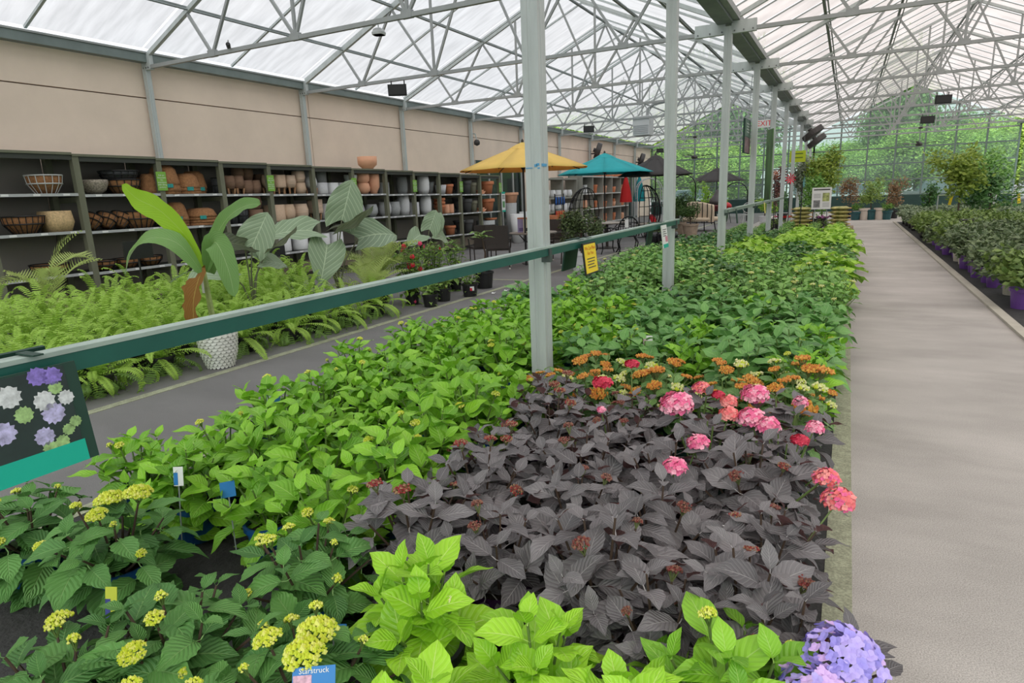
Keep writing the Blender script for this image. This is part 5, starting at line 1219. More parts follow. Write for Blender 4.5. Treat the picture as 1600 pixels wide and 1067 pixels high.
# settee, grills, arches
t = thing('wicker_settee', 'rounded settee with tan cushions and dark slats', 'sofa', (-4.85, 24.7, 0), -.6)
MB().lathe([(.0, .36), (.62, .36), (.66, .42), (.64, .5), (0, .52)], 20).build('seat_cushion', M('tan_cushion', (.62, .49, .36), .85, 0, .06, 10), t, True)
b = MB(); n = 14
for i in range(n+1):
    a = PI+PI*(i/n); rr = .70
    for z, q in ((.42, .97), (.75, 1.0), (1.02, .98), (1.08, .93), (.98, .88), (.5, .86)): b.v.append((rr*q*math.cos(a), rr*.55*q*math.sin(a), z-.12*abs(math.cos(a))**3))
for i in range(n):
    for k in range(5): b.f.append((i*6+k, i*6+k+1, (i+1)*6+k+1, (i+1)*6+k))
b.build('back_cushion', MATS['tan_cushion'], t, True)
for i in range(1, 10):
    a = PI+PI*i/10; MB().tube([(.70*math.cos(a), .39*math.sin(a), .30), (.73*math.cos(a), .405*math.sin(a), .75), (.70*math.cos(a), .39*math.sin(a), 1.06-.12*abs(math.cos(a))**3)], .016, 5).build('slat', castm, t)
MB().tube([(.71*math.cos(PI+PI*i/16), .39*math.sin(PI+PI*i/16), .32) for i in range(17)], .018, 6).build('frame_rail', castm, t)
for sx in (-1, 1):
    for sy in (-1, 1): MB().tube([(sx*.45, sy*.25, .36), (sx*.5, sy*.28, .0)], .02, 6).build('leg', castm, t)
t = thing('smoker_grill', 'dark grill with a red lower bowl behind the settee', 'grill', (-5.05, 29.4, 0))
MB().lathe([(.28, .55), (.38, .75), (.38, .82), (0, .82)], 18).build('bowl', M('dark_red_enamel', (.12, .012, .015), .3), t, True); MB().lathe([(.38, .83), (.36, 1.0), (.22, 1.2), (.12, 1.35), (.10, 1.45), (0, 1.46)], 18).build('lid', M('charcoal_enamel', (.05, .04, .04), .35), t, True)
for a in (0, 2.1, 4.2): MB().tube([(.2*math.cos(a), .2*math.sin(a), .6), (.36*math.cos(a), .36*math.sin(a), 0)], .022, 6).build('leg', castm, t)
t = thing('kettle_grill', 'bright red round kettle grill by the far rail', 'grill', (-4.75, 29.8, 0)); t.scale = (.8, .8, .8)
MB().lathe([(.05, .58), (.24, .66), (.31, .8), (.31, .84), (0, .84)], 18).build('bowl', M('red_enamel', (.50, .015, .02), .25), t, True); MB().lathe([(.31, .845), (.28, 1.0), (.14, 1.12), (.0, 1.14)], 18).build('lid', MATS['red_enamel'], t, True)
for a in (.5, 2.6, 4.7): MB().tube([(.15*math.cos(a), .15*math.sin(a), .65), (.3*math.cos(a), .3*math.sin(a), 0)], .018, 6).build('leg', castm, t)
def arch(x, y, w, h, rz, lab, mat):
    t = thing('garden_arch', lab, 'arch', (x, y, 0), rz)
    for yy in (-.2, .2):
        MB().tube([(-w, yy, 0), (-w, yy, h-w)]+[(-w*math.cos(a), yy, h-w+w*math.sin(a)) for a in [PI*k/12 for k in range(13)]]+[(w, yy, h-w), (w, yy, 0)], .022, 6).build('hoop', mat, t)
    for k in range(9):
        a = PI*k/8; MB().tube([(-w*math.cos(a), -.2, h-w+w*math.sin(a)), (-w*math.cos(a), .2, h-w+w*math.sin(a))], .012, 5).build('rung', mat, t)
    for z in (.4, .8, 1.2):
        for sx in (-1, 1): MB().tube([(sx*w, -.2, z), (sx*w, .2, z)], .012, 5).build('rung', mat, t)
gw = M('grey_arch_paint', (.42, .43, .43), .5); bk = castm
arch(-6.9, 31.0, .55, 2.2, .15, 'black metal garden arch behind the settee', bk); arch(-8.4, 30.5, .6, 2.1, .5, 'grey metal garden arch behind the egg chair', gw); arch(-4.6, 31.5, .5, 1.75, .1, 'black hoop swing frame beside the far umbrella pole', bk)
for k, (x, y, w, h, mt) in enumerate(((-6.9, 33.0, .35, 1.6, LM['fine']), (-6.0, 32.2, .28, 1.7, LM['oak']), (-7.6, 32.5, .5, 1.0, LM['fine']), (-5.5, 33.5, .45, .7, LM['oak']), (-3.0, 28.5, .45, .7, LM['oak']), (-2.5, 30.5, .4, 1.2, LM['dark']))):
    bush('potted green shrub near the far glass wall, %s of six' % ORD[k], x, y, w, h, mt, PM['lgrey'] if k in (4, 0) else MATS['black_pot_plastic'], .22, .35, 700, .10, 30+k, group='shrubs near the far glass')
t = thing('bistro_chair', 'pale wire bistro chair by the far rail', 'chair', (-3.6, 27.6, 0), .4)
MB().lathe([(.2, .43), (.21, .45), (0, .45)], 16).build('seat', alu, t)
MB().tube([(.2*math.cos(a), -.18, .72+.2*math.sin(a)) for a in [2*PI*k/16 for k in range(17)]], .012, 5, False).build('back_ring', alu, t)
for sx in (-1, 1):
    for sy in (-1, 1): MB().tube([(sx*.14, sy*.14, .44), (sx*.2, sy*.2, 0)], .012, 5).build('leg', alu, t)
    MB().tube([(sx*.15, -.17, .44), (sx*.15, -.18, .60)], .012, 5).build('back_post', alu, t)
# ================================================================ things hung from the roof, signs
greyp = M('grey_enclosure', (.55, .56, .56), .5); dk = M('dark_fan_housing', (.055, .050, .048), .5, .2)
def yk(k): return Y0+k*BAY
def speaker(x, y, z, rz, lab, s=1.0):
    t = thing('loudspeaker', lab, 'speaker', (x, y, z), rz, 'hanging loudspeakers'); w, d, h = .19*s, .13*s, .11*s
    MB().add([(-w, -d, -h), (w, -d, -h), (w*.8, d, -h*.7), (-w*.8, d, -h*.7), (-w, -d*1.2, h), (w, -d*1.2, h), (w*.8, d, h), (-w*.8, d, h)], [(3,2,1,0),(4,5,6,7),(0,1,5,4),(1,2,6,5),(2,3,7,6),(3,0,4,7)]).build('cabinet', blackp, t)
    MB().box(-w*.9, w*.9, -d*1.22-.004, -d*1.22+.002, -h*.8, h*.85).build('grille', M('speaker_grille', (.03, .03, .03), .8), t)
    for sx in (-1, 1): MB().box(sx*w*.7-.01, sx*w*.7+.01, -.02, .02, h, h+.09).build('bracket', blackp, t)
speaker(-8.37, yk(2), 3.73, .5, 'black loudspeaker hung from the second truss over the shelves'); speaker(-8.35, yk(5), 3.73, .5, 'black loudspeaker over the terracotta rack')
speaker(2.15, yk(5), 3.70, .1, 'black loudspeaker hung above the right aisle', 1.05); speaker(2.43, yk(7), 3.73, .1, 'black unit hung over the far right aisle', 1.2); speaker(-9.6, yk(9), 3.7, .4, 'small black loudspeaker near the far wall end')
def heater(x, y, lab):
    t = thing('unit_heater', lab, 'heater', (x, y, 3.72)); MB().box(-.28, .28, -.3, .3, -.32, .30).build('cabinet', greyp, t)
    for i in range(5): MB().box(-.25, .25, -.315, -.302, -.26+i*.06, -.235+i*.06).build('louvre', M('louvre_grey', (.40, .41, .42), .5), t)
    for sx in (-1, 1): MB().tube([(sx*.2, 0, .3), (sx*.2, 0, 1.35)], .012, 5).build('hanger', steel, t)
    MB().tube([(.1, .1, .3), (.12, .1, .55), (.35, .1, .7), (.9, .1, .75)], .05, 8).build('flue', steel_lt, t)
heater(-6.45, 22.6, 'grey unit heater hung under the roof ridge')
def floodlight(x, y, z, lab):
    t = thing('flood_light', lab, 'lamp', (x, y, z), .3, scale=.7); MB().lathe([(.12, -.07), (.13, -.03), (.10, .03), (.05, .06), (0, .06)], 14, sq=.3).build('housing', greyp, t); MB().lathe([(.10, -.075), (0, -.075)], 14, sq=.3).build('lens', M('lamp_lens', (.25, .26, .26), .2), t)
    MB().tube([(0, 0, .05), (0, 0, .14)], .012, 5).build('stem', steel, t)
floodlight(-6.0, yk(1)+.1, 3.86, 'grey flood light on the nearest full truss'); floodlight(-5.9, yk(4), 4.6, 'grey flood light under the ridge, farther back'); floodlight(-5.3, yk(2)+.3, 4.55, 'flat grey light fixture near the ridge')
def camera_unit(x, y, z, lab):
    t = thing('security_camera', lab, 'camera', (x, y, z), .8); MB().lathe([(.03, -.1), (.035, .06), (.02, .07), (0, .07)], 10).build('body', blackp, t).rotation_euler = (1.4, 0, 0); MB().tube([(0, 0, 0), (0, .05, .09)], .012, 5).build('arm', steel_lt, t)
camera_unit(-8.85, yk(1)-.05, 4.02, 'small black security camera on the nearest truss')
def cfan(x, y, z, lab, ztop):
    t = thing('ceiling_fan', lab, 'fan', (x, y, z), 0, 'ceiling fans'); MB().tube([(0, 0, 0), (0, 0, ztop-z)], .02, 7).build('rod', steel_dk, t); MB().lathe([(.02, -.1), (.13, -.08), (.15, 0), (.07, .08), (0, .09)], 14).build('motor', dk, t, True); MB().lathe([(.08, -.12), (.1, -.05), (0, 0)], 12, (0, 0, ztop-z)).build('canopy', dk, t)
    for k in range(3):
        o = MB().add([(.1, -.05, .01), (.75, -.085, .02), (.78, .06, -.005), (.1, .05, -.01), (.1, -.05, .02), (.75, -.085, .03), (.78, .06, .005), (.1, .05, 0)], [(3,2,1,0),(4,5,6,7),(0,1,5,4),(1,2,6,5),(2,3,7,6),(3,0,4,7)]).build('blade', dk, t, loc=(0, 0, -.02)); o.rotation_euler = (0, -.12, .35+k*2*PI/3)
cfan(-6.44, 31.05, 2.98, 'dark ceiling fan hanging over the patio end', 3.93); cfan(2.72, 35.6, 3.15, 'dark ceiling fan hanging over the right aisle end', 3.93)
def drumfan(x, y, z, rz, tilt, lab, R=.38, arm=(-.35, 0, -.15)):
    t = thing('drum_fan', lab, 'fan', (x, y, z), 0, 'drum fans'); h = ob('head', None, t, (0, 0, 0), (0, tilt, rz))
    MB().lathe([(R, -.11), (R+.015, -.09), (R+.015, .09), (R, .11), (R-.02, .11), (R-.02, -.11)], 26).build('drum', dk, h, False)
    for k in range(5): MB().lathe([(R*(.2+.18*k), .108), (R*(.2+.18*k)+.008, .112), (R*(.2+.18*k), .116)], 22).build('guard_ring', dk, h)
    for k in range(8):
        a = k*PI/4; MB().tube([(0, 0, .11), (R*math.cos(a), R*math.sin(a), .11)], .006, 4).build('guard_spoke', dk, h); MB().tube([(0, 0, -.11), (R*math.cos(a), R*math.sin(a), -.11)], .006, 4).build('guard_spoke', dk, h)
    for k in range(3): o = MB().box(.05, R*.92, -.09, .09, -.01, .01).build('blade', dk, h); o.rotation_euler = (.5, 0, k*2*PI/3)
    MB().lathe([(.09, -.22), (.09, -.02), (0, .04)], 14).build('motor', dk, h)
    MB().tube([(0, 0, -.0), (arm[0]*.6, arm[1]*.6, arm[2]*.6-.05), arm], .03, 7).build('arm', blackp, t)
drumfan(-1.45, 29.65, 3.55, 0, 2.5, 'nearer black drum fan on the middle column row', .42, (-.36, 0, -.25)); drumfan(-1.45, 33.3, 3.45, 0, 2.5, 'farther black drum fan on the middle column row', .42, (-.36, 0, -.25))
drumfan(-10.65, 29.7, 3.45, .4, 1.9, 'black drum fan on the beige wall above the turquoise umbrella', .36, (-.36, 0, -.1)); drumfan(-10.65, 37.0, 3.25, .4, 1.9, 'black drum fan on the beige wall at the far end', .36, (-.36, 0, -.1))
# EXIT sign
t = thing('exit_sign', 'white EXIT sign with red letters hung over the column row', 'sign', (-2.50, yk(5)+.02, 3.45)); MB().box(-.19, .19, -.03, .03, -.12, .12).build('panel', white_p, t)
text('EXIT', .22, M('exit_red', (.75, .02, .02), .5), t, (0, -.034, 0), (PI/2, 0, 0)); MB().tube([(0, 0, .12), (0, 0, .48)], .012, 5).build('hanger', steel, t)
# banners
t = thing('hanging_banner', 'dark green and pink banner board beside the fourth column', 'banner', (XC-.12, yk(3)-.25, 2.57), 0)
MB().box(-.02, .02, -.42, .42, -.34, .34).build('board', signpaint, t); MB().box(.0205, .023, -.41, .41, -.33, -.02).build('picture', M('print_dusky_pink', (.20, .13, .14), .7, 0, .5, 9), t); MB().box(.0205, .023, -.41, .41, -.0, .33).build('field', M('print_dull_green', (.09, .16, .12), .7), t)
for i in range(4): MB().box(.0235, .025, -.22+.03*(i % 2), .2, .24-i*.055, .265-i*.055).build('print_line', M('pale_print', (.4, .45, .42), .7), t)
MB().tube([(0, 0, .34), (0, .2, .6), (-.0, .5, 1.3)], .006, 4).build('cord', steel_dk, t)
t = thing('hanging_banner', 'tall narrow green leaf banner beside the fifth column', 'banner', (XC-.02, yk(4)-.42, 0), .35)
b = MB(); n = 10
for i in range(n+1):
    z = 1.1+1.85*i/n; b.v += [(-.012, -.28, z), (.012, -.28, z), (.012, .28, z), (-.012, .28, z)]
for i in range(n):
    for k in range(4): b.f.append((i*4+k, i*4+(k+1) % 4, i*4+4+(k+1) % 4, i*4+4+k))
b.f += [(3, 2, 1, 0), (n*4, n*4+1, n*4+2, n*4+3)]
b.build('cloth', M('leaf_print_green', (.035, .115, .035), .6, 0, .6, 3, stretch=(1, 1, .35), col2=(.12, .28, .07)), t)
for z, w in ((2.50, .2), (2.38, .16), (2.22, .1)): MB().box(.0125, .0145, -w, w, z, z+.05).build('print_line', M('pale_print', (.4, .45, .42), .7), t)
MB().tube([(0, 0, 2.95), (-.02, 0, 4.0)], .006, 4).build('cord', steel_dk, t)
t = thing('department_sign', 'yellow-green square sign hung between the far columns', 'sign', (-1.75, 26.4, 2.55)); MB().box(-.27, .27, -.012, .012, -.2, .2).build('panel', M('chartreuse_card', (.50, .60, .02), .6), t)
for i in range(2): MB().box(-.18, .18, -.016, -.0125, .08-i*.14, .12-i*.14).build('print_line', M('olive_ink', (.12, .2, .02), .7), t)
for sx in (-1, 1): MB().tube([(sx*.2, 0, .2), (sx*.2, 0, 1.55)], .005, 4).build('cord', steel_dk, t)
# blue chalk mark on the big column
t = bpy.data.objects['column.001']; bm = M('blue_chalk', (.10, .36, .62), .8)
for (a, z0, z1, w) in ((-.03, 1.72, 1.725, .05), (.02, 1.728, 1.745, .02), (.035, 1.735, 1.75, .02), (.04, 1.715, 1.724, .016)): MB().box(a-w/2, a+w/2, -.0600, -.0578, z0, z1).build('chalk_mark', bm, t)
MB().box(.0578, .0600, -.05, .03, 1.73, 1.748).build('chalk_mark', bm, t)
# wall conduit and lamp by the yellow umbrella
t = thing('wall_lamp', 'small round dark lamp on the beige wall above the yellow umbrella', 'lamp', (-10.9, 18.8, 3.3)); MB().lathe([(.02, -.12), (.09, -.08), (.1, 0), (.06, .07), (0, .08)], 12).build('globe', dk, t, True); MB().tube([(0, 0, .05), (-.05, 0, .25), (-.2, 0, .28)], .02, 6).build('arm', steel, t)
# ================================================================ far end of the house, right bed, outside
def at(x, y): return (x, y, .001)
bagm = M('green_soil_bag', (.16, .26, .04), .5, 0, .5, 9, col2=(.58, .50, .20)); bagl = M('orange_bag_end', (.66, .28, .06), .5, 0, .3, 9)
def bag(x, y, z, rz, lab):
    t = thing('soil_bag', lab, 'bag', (x, y, z), rz, 'stacked soil bags'); b = MB(); n, m = 8, 6
    for i in range(n+1):
        u = -1+2*i/n
        for j in range(m+1):
            v = -1+2*j/m; q = (1-abs(u)**4)*(1-abs(v)**4)
            b.v.append((u*.31, v*.22, .07+.065*q**.6))
    k = len(b.v)
    for i in range(n+1):
        u = -1+2*i/n
        for j in range(m+1):
            v = -1+2*j/m; q = (1-abs(u)**4)*(1-abs(v)**4); b.v.append((u*.31, v*.22, .07-.065*q**.6))
    for i in range(n):
        for j in range(m):
            f = (i*(m+1)+j, i*(m+1)+j+1, (i+1)*(m+1)+j+1, (i+1)*(m+1)+j); b.f += [f[::-1], tuple(a+k for a in f)]
    b.build('sack', bagm, t, True)
    for sx in (-1, 1): MB().box(sx*.31-.035, sx*.31+.035, -.20, .20, .062, .078).build('end_seam', bagl, t)
for x, nm in ((-1.40, 'left'), (-.22, 'right')):
    pl = thing('pallet', 'low wooden pallet under the %s stack of soil bags' % nm, 'pallet', (x, 24.75, .001)); 
    for k in range(5): MB().box(-.45, .45, -.3+k*.14, -.2+k*.14, .09, .11).build('slat', MATS['oak_tub'], pl)
    for k in range(3): MB().box(-.45+k*.4, -.35+k*.4, -.3, .36, 0, .089).build('runner', MATS['oak_tub'], pl)
    for k in range(5): bag(x, 24.78, .112+k*.132, random.uniform(-.06, .06), 'green and orange soil bag, %s from the bottom of the %s stack' % (ORD[k], nm))
t = thing('easel_poster', 'white information poster standing between the soil bags', 'sign', (-.80, 24.5, 0), .05); MB().box(-.30, .30, -.012, .012, .70, 1.42).build('board', white_p, t)
MB().box(-.25, .25, -.015, -.0125, 1.33, 1.37).build('print_line', dark_ink, t)
for i in range(4): MB().box(-.24, -.03, -.015, -.0125, 1.2-i*.04, 1.215-i*.04).build('print_line', M('grey_ink', (.35, .35, .35), .7), t); MB().box(.04, .25, -.015, -.0125, .90-i*.04, .915-i*.04).build('print_line', MATS['grey_ink'], t)
MB().box(.03, .24, -.015, -.0125, .96, 1.24).build('picture', M('print_garden', (.38, .42, .15), .6, 0, .5, 12), t); MB().box(-.24, -.04, -.015, -.0125, .76, 1.0).build('picture', M('print_grey_photo', (.2, .2, .2), .6, 0, .7, 12), t)
for sx in (-1, 1): MB().tube([(sx*.22, .03, 0), (sx*.15, .02, 1.4)], .015, 5).build('easel_leg', steel_dk, t)
# pots in front of the glass wall
pt = M('dark_teal_glaze', (.02, .085, .095), .3); ct = M('cream_fibre', (.56, .48, .42), .7)
BX = leafmat('boxwood_leaf', (.08, .20, .03), (.2, .38, .06), (.28, .45, .1), .4, 3, .1, .1, trans=.2)
for k, (x, mt, r, h, pl) in enumerate(((.33, pt, .22, .34, 1), (.64, ct, .21, .48, 0), (.90, pt, .2, .42, 2), (1.20, ct, .21, .48, 0), (1.46, pt, .22, .36, 1))):
    lab = ['dark teal pot with a round boxwood, nearest the bed', 'empty cream fibre pot beside the round boxwood', 'dark teal pot with a weeping tree between cream pots', 'second empty cream fibre pot by the far wall', 'dark teal pot with a boxwood next to the right bed'][k]
    t = thing('garden_pot', lab, 'pot', (x, 30.9, .001)); MB().lathe([(r*.72, 0), (r*.92, h*.8), (r*1.05, h*.82), (r*1.05, h), (r*.95, h), (r*.9, h*.85), (0, h*.85)], 20).build('body', mt, t)
    if pl == 1: ob('crown', blob('crown', BX, 700, .26, .26, .22, .05, k, h+.15), t)
WT = leafmat('weeping_leaf', (.18, .32, .06), (.38, .50, .14), (.45, .5, .2), .5, 3, .1, .1, trans=.3)
def tree(name, lab, x, y, mat, h, w, crown_h, trunk, n=2200, s=.13, seed=1, pot=True, cat='tree', lumps=12, grp=None, bark=None):
    t = thing(name, lab, cat, at(x, y), seed, grp)
    if pot: ob('pot', bigpot, t, scale=1.2)
    ob('crown', blob('crown', mat, n, w, w, crown_h/2, s, seed, h-crown_h/2, .35, lumps), t)
    bk_ = bark or stem_b
    MB().tube([(0, 0, .0), (.03, .02, h*.4), (0, 0, h*.8)], trunk, 7, True, trunk*.4).build('trunk', bk_, t)
    for k in range(5):
        a = k*2.4; MB().tube([(0, 0, h*.45+k*.04*h), (w*.5*math.cos(a), w*.5*math.sin(a), h*.62+k*.05*h)], trunk*.5, 5, True, trunk*.2).build('branch', bk_, t)
    return t
mapl = leafmat('maple_leaf', (.16, .26, .04), (.38, .48, .08), (.4, .5, .1), .5, 3, .1, .05, trans=.35); mred = leafmat('reddish_maple_leaf', (.22, .14, .07), (.40, .24, .13), (.4, .3, .15), .5, 3, .1, .05, trans=.3); silv = leafmat('silvery_leaf', (.14, .20, .10), (.42, .46, .36), (.5, .5, .4), .5, 3, .1, .1, trans=.2); burg = leafmat('dusty_burgundy_leaf', (.14, .05, .05), (.32, .15, .13), (.3, .2, .15), .5, 3, .1, .1, trans=.2)
tree('potted_maple', 'bright green lace maple behind the poster', -.80, 26.4, mapl, 2.85, .75, 1.9, .03, 2600, .13, 3); tree('potted_tree', 'silvery variegated tree by the column row', -1.55, 26.9, silv, 2.75, .50, 2.1, .025, 1800, .11, 4); tree('potted_tree', 'green leafy shrub tree behind the soil bags', -1.1, 25.6, LM['fine'], 2.0, .45, 1.6, .025, 1400, .10, 5)
tree('potted_maple', 'reddish lace maple left of the weeping tree', .05, 32.5, mred, 2.0, .45, 1.7, .02, 900, .10, 6); tree('potted_maple', 'reddish lace maple right of the weeping tree', 1.75, 31.8, mred, 1.9, .42, 1.6, .02, 900, .10, 7)
tree('weeping_tree', 'weeping arched tree among the teal pots', .9, 31.3, WT, 1.75, .55, 1.2, .025, 1300, .10, 8, False); tree('potted_tree', 'burgundy leaf tree by the wind spinners', -2.35, 25.9, burg, 2.5, .32, 1.7, .02, 900, .09, 9)
tree('potted_maple', 'tall green lace maple in the right bed', 2.85, 22.5, mapl, 2.55, .75, 1.7, .03, 2400, .13, 10); tree('potted_conifer', 'dusky upright conifer in the right bed', 2.55, 27.2, LM['dark'], 1.6, .28, 1.4, .02, 900, .09, 11); tree('potted_tree', 'deep green tree at the right edge of the bed', 3.7, 23.5, LM['dark'], 2.0, .7, 1.5, .03, 1500, .12, 12); tree('potted_tree', 'tall green tree far in the right bed', 4.3, 28.0, LM['fine'], 2.6, .9, 2.0, .03, 1800, .14, 13)
# wind spinners
for k, (x, y, z, c, lab) in enumerate(((-1.75, 23.6, 1.75, (.62, .03, .06), 'red metal wind spinner on a black pole'), (-1.35, 23.2, 1.62, (.10, .30, .32), 'teal metal wind spinner on a leaning pole'), (-2.25, 24.2, 1.9, (.45, .12, .05), 'copper leaf wind spinner by the columns'))):
    t = thing('wind_spinner', lab, 'spinner', (x, y, 0), .4+k); MB().tube([(0, 0, 0), (.03*k, 0, z)], .014, 6).build('pole', blackp, t); mm = M('spinner%d' % k, c, .4, .5)
    for j in range(10):
        a = j*PI/5; o = MB().add([(0, 0, 0), (.03, .02, .16), (.0, .045, .32), (-.05, .02, .2)], [(0, 1, 2, 3)]).build('vane', mm, t, loc=(.03*k, -.02, z)); o.scale = (.62,)*3; o.rotation_euler = (.3, a, 0); sd = o.modifiers.new('t', 'SOLIDIFY'); sd.thickness = .004
    MB().lathe([(.22, 0), (.22, .02), (0, .02)], 14).build('base', blackp, t)
for k, (x, y, c) in enumerate(((-1.9, 24.6, (.7, .05, .06)), (-1.65, 24.9, (.75, .62, .1)), (-2.2, 25.1, (.72, .1, .25)), (-.8, 24.1, (.16, .03, .12)), (-.55, 24.2, (.14, .03, .1)), (-2.4, 24.7, (.7, .68, .6)))):
    t = plant('low', x, y, k, .9, '%s flowering annual beside the soil bags' % ['red', 'yellow', 'rose', 'dark purple', 'dark plum', 'white'][k], 'potted_flower', 'plant', 'annuals near the soil bags', near=False)
    fm = floret_mesh('flower', M('annual%d' % k, c, .6), .05, 5); r_ = random.Random(k)
    for j in range(9): ob('flower', fm, t, (r_.uniform(-.16, .16), r_.uniform(-.16, .16), .44+r_.uniform(0, .08)), (.6, 0, r_.uniform(0, 6)))
# ---- right bed
RL = [leafmat('bronze_green_leaf', (.07, .12, .05), (.17, .23, .10), (.25, .3, .16), .4, 5, .06, .1, trans=.2), leafmat('grey_green_leaf', (.12, .19, .10), (.30, .37, .22), (.36, .42, .26), .4, 5, .06, .1, trans=.2), leafmat('olive_shrub_leaf', (.10, .18, .04), (.24, .34, .08), (.3, .38, .14), .4, 5, .06, .1, trans=.25)]
RC = [[blob('crown', m, 900, .36, .36, .22, .085, 60+i*3+j, .42) for j in range(2)] for i, m in enumerate(RL)]
PCOL = ['violet', 'white', 'black', 'green']
rr = random.Random(8); row = 0; y = 9.4
while y < 28.2:
    n = 0; x = 2.0
    while x < 6.6:
        px, py = x+rr.uniform(-.08, .08), y+rr.uniform(-.08, .08)
        if seen(px, py, .5, 40):
            sp = 0 if y < 18 else (2 if y < 22 else 1)
            if rr.random() < .15: sp = rr.randrange(3)
            pc = ('violet' if rr.random() < .5 else 'white') if (n == 0 and y < 20) else 'black'
            t = thing('potted_shrub', '%s shrub in the right bed, %s from the kerb, %s row back' % (['bronze-green', 'grey-green', 'olive green'][sp], ORD[n], ORD[row]), 'plant', (px, py, .002), rr.uniform(0, 6), 'shrubs in the right bed', scale=rr.uniform(.9, 1.15))
            ob('pot', POT[pc], t, scale=1.15); ob('crown', rr.choice(RC[sp]), t); MB
        n += 1; x += .62
    y += .60; row += 1
t = thing('plant_stand', 'low black plant stand between the right bed shrubs', 'stand', (2.95, 19.2, 0)); MB().box(-.45, .45, -.3, .3, .52, .56).build('top', blackp, t)
for sx in (-1, 1):
    for sy in (-1, 1): MB().box(sx*.42-.02, sx*.42+.02, sy*.27-.02, sy*.27+.02, 0, .519).build('leg', blackp, t)
t = thing('hand_rail', 'pale rail with hanging tags above the right bed', 'railing', (2.5, 24.2, 0)); MB().tube([(0, 0, 1.05), (4, 0, 1.05)], .025, 7).build('rail_bar', M('pale_green_rail', (.35, .45, .3), .6), t)
for k in range(4): MB().tube([(k*1.3, 0, 0), (k*1.3, 0, 1.05)], .02, 6).build('post', steel, t)
for k in range(6): o = MB().box(-.04, .04, -.004, .004, -.28, 0).build('tag', white_p if k % 3 else yel_p, t, loc=(.35+k*.55, -.03, 1.03)); o.rotation_euler = (0, .15*(-1)**k, 0)
# ---- outside trees and vehicles
tl = [leafmat('outdoor_leaf_a', (.10, .24, .04), (.42, .62, .12), (.4, .6, .15), .6, 3, .1, .05, trans=.35), leafmat('outdoor_leaf_b', (.06, .15, .05), (.26, .44, .14), (.3, .5, .15), .6, 3, .1, .05, trans=.35), leafmat('outdoor_leaf_c', (.18, .34, .05), (.55, .70, .14), (.5, .65, .15), .6, 3, .1, .05, trans=.4)]
CR = [blob('crown', tl[i], 22000, 1, 1, 1, .075, 70+i, 0, .35, 30) for i in range(3)]
barkm = M('tree_bark', (.10, .08, .06), .9, 0, .3, 6)
def otree(x, y, h, w, k, lab):
    t = thing('outdoor_tree', lab, 'tree', (x, y, -.05), k*1.7+x, 'trees outside the glass'); o = ob('crown', CR[k], t, (0, 0, h*.58)); o.scale = (w, w, h*.46)
    MB().tube([(0, 0, 0), (.1, .05, h*.3), (0, 0, h*.8)], .22, 8, True, .08).build('trunk', barkm, t)
    for j in range(4): a = j*1.7; MB().tube([(0, 0, h*(.3+.08*j)), (w*.6*math.cos(a), w*.6*math.sin(a), h*(.5+.08*j))], .09, 5, True, .03).build('branch', barkm, t)
ro = random.Random(5); kinds = ['bright green', 'deep green', 'yellow-green']
TR = [(-17, 56, 9, 4.2, 1), (-13.5, 52, 8, 3.8, 2), (-11.5, 57, 12, 4.5, 1), (-8.6, 55, 13, 3.9, 1), (-4.2, 60, 4.6, 2.8, 1), (-9, 51, 5.2, 3.0, 2), (-5.6, 52, 4.2, 2.4, 0), (-.6, 58, 4.8, 2.6, 0), (2.6, 55, 11.5, 3.0, 1), (6.0, 57, 6.6, 3.4, 1), (4.0, 51, 5.0, 2.6, 0), (8.6, 53, 5.4, 3.0, 2), (11.5, 56, 6.4, 3.6, 0), (15, 54, 6.0, 3.6, 1), (7.0, 50.5, 4.4, 2.2, 0), (.8, 50.5, 3.9, 2.0, 0), (-7.2, 49.5, 3.8, 2.2, 0), (-12, 49.5, 4.2, 2.5, 0), (-20, 52, 8, 4, 0), (18.5, 56, 7, 4.2, 0), (12.8, 50, 4.6, 2.4, 2), (-2.5, 66, 5, 3.4, 0), (4, 68, 8, 4, 1), (-16, 50, 5, 3, 0)]
for i, (x, y, h, w, k) in enumerate(TR): otree(x, y, h, w, k, '%s tree outside the glass wall, %s of twenty-four' % (kinds[k], ORD[i]))
def vehicle(x, y, lab, body, glassy=True):
    t = thing('parked_car', lab, 'car', (x, y, -.05), .05, 'parked vehicles outside'); m = M('car'+lab[:8], body, .3)
    MB().add([(-2.1, -.85, .35), (2.1, -.85, .35), (2.1, .85, .35), (-2.1, .85, .35), (-2.1, -.85, .95), (2.1, -.85, .9), (2.1, .85, .9), (-2.1, .85, .95)], [(3,2,1,0),(4,5,6,7),(0,1,5,4),(1,2,6,5),(2,3,7,6),(3,0,4,7)]).build('body', m, t)
    MB().add([(-1.6, -.78, .95), (1.0, -.78, .92), (1.0, .78, .92), (-1.6, .78, .95), (-1.2, -.65, 1.5), (.4, -.65, 1.5), (.4, .65, 1.5), (-1.2, .65, 1.5)], [(4,5,6,7),(0,1,5,4),(1,2,6,5),(2,3,7,6),(3,0,4,7)]).build('cabin', M('car_glass', (.08, .11, .13), .1), t)
    MB().box(-1.2, .4, -.65, .65, 1.50, 1.53).build('roof_panel', m, t)
    for sx in (-1.3, 1.3):
        for sy in (-.86, .70): MB().tube([(sx, sy, .33), (sx, sy+.16, .33)], .33, 14).build('wheel', blackp, t)
vehicle(.4, 46.5, 'pale blue parked car outside the aisle end', (.55, .62, .68)); vehicle(5.2, 47.0, 'dark grey parked car outside the right gable', (.16, .17, .18)); vehicle(-9.5, 46.6, 'silver parked car outside the patio end', (.5, .52, .53))
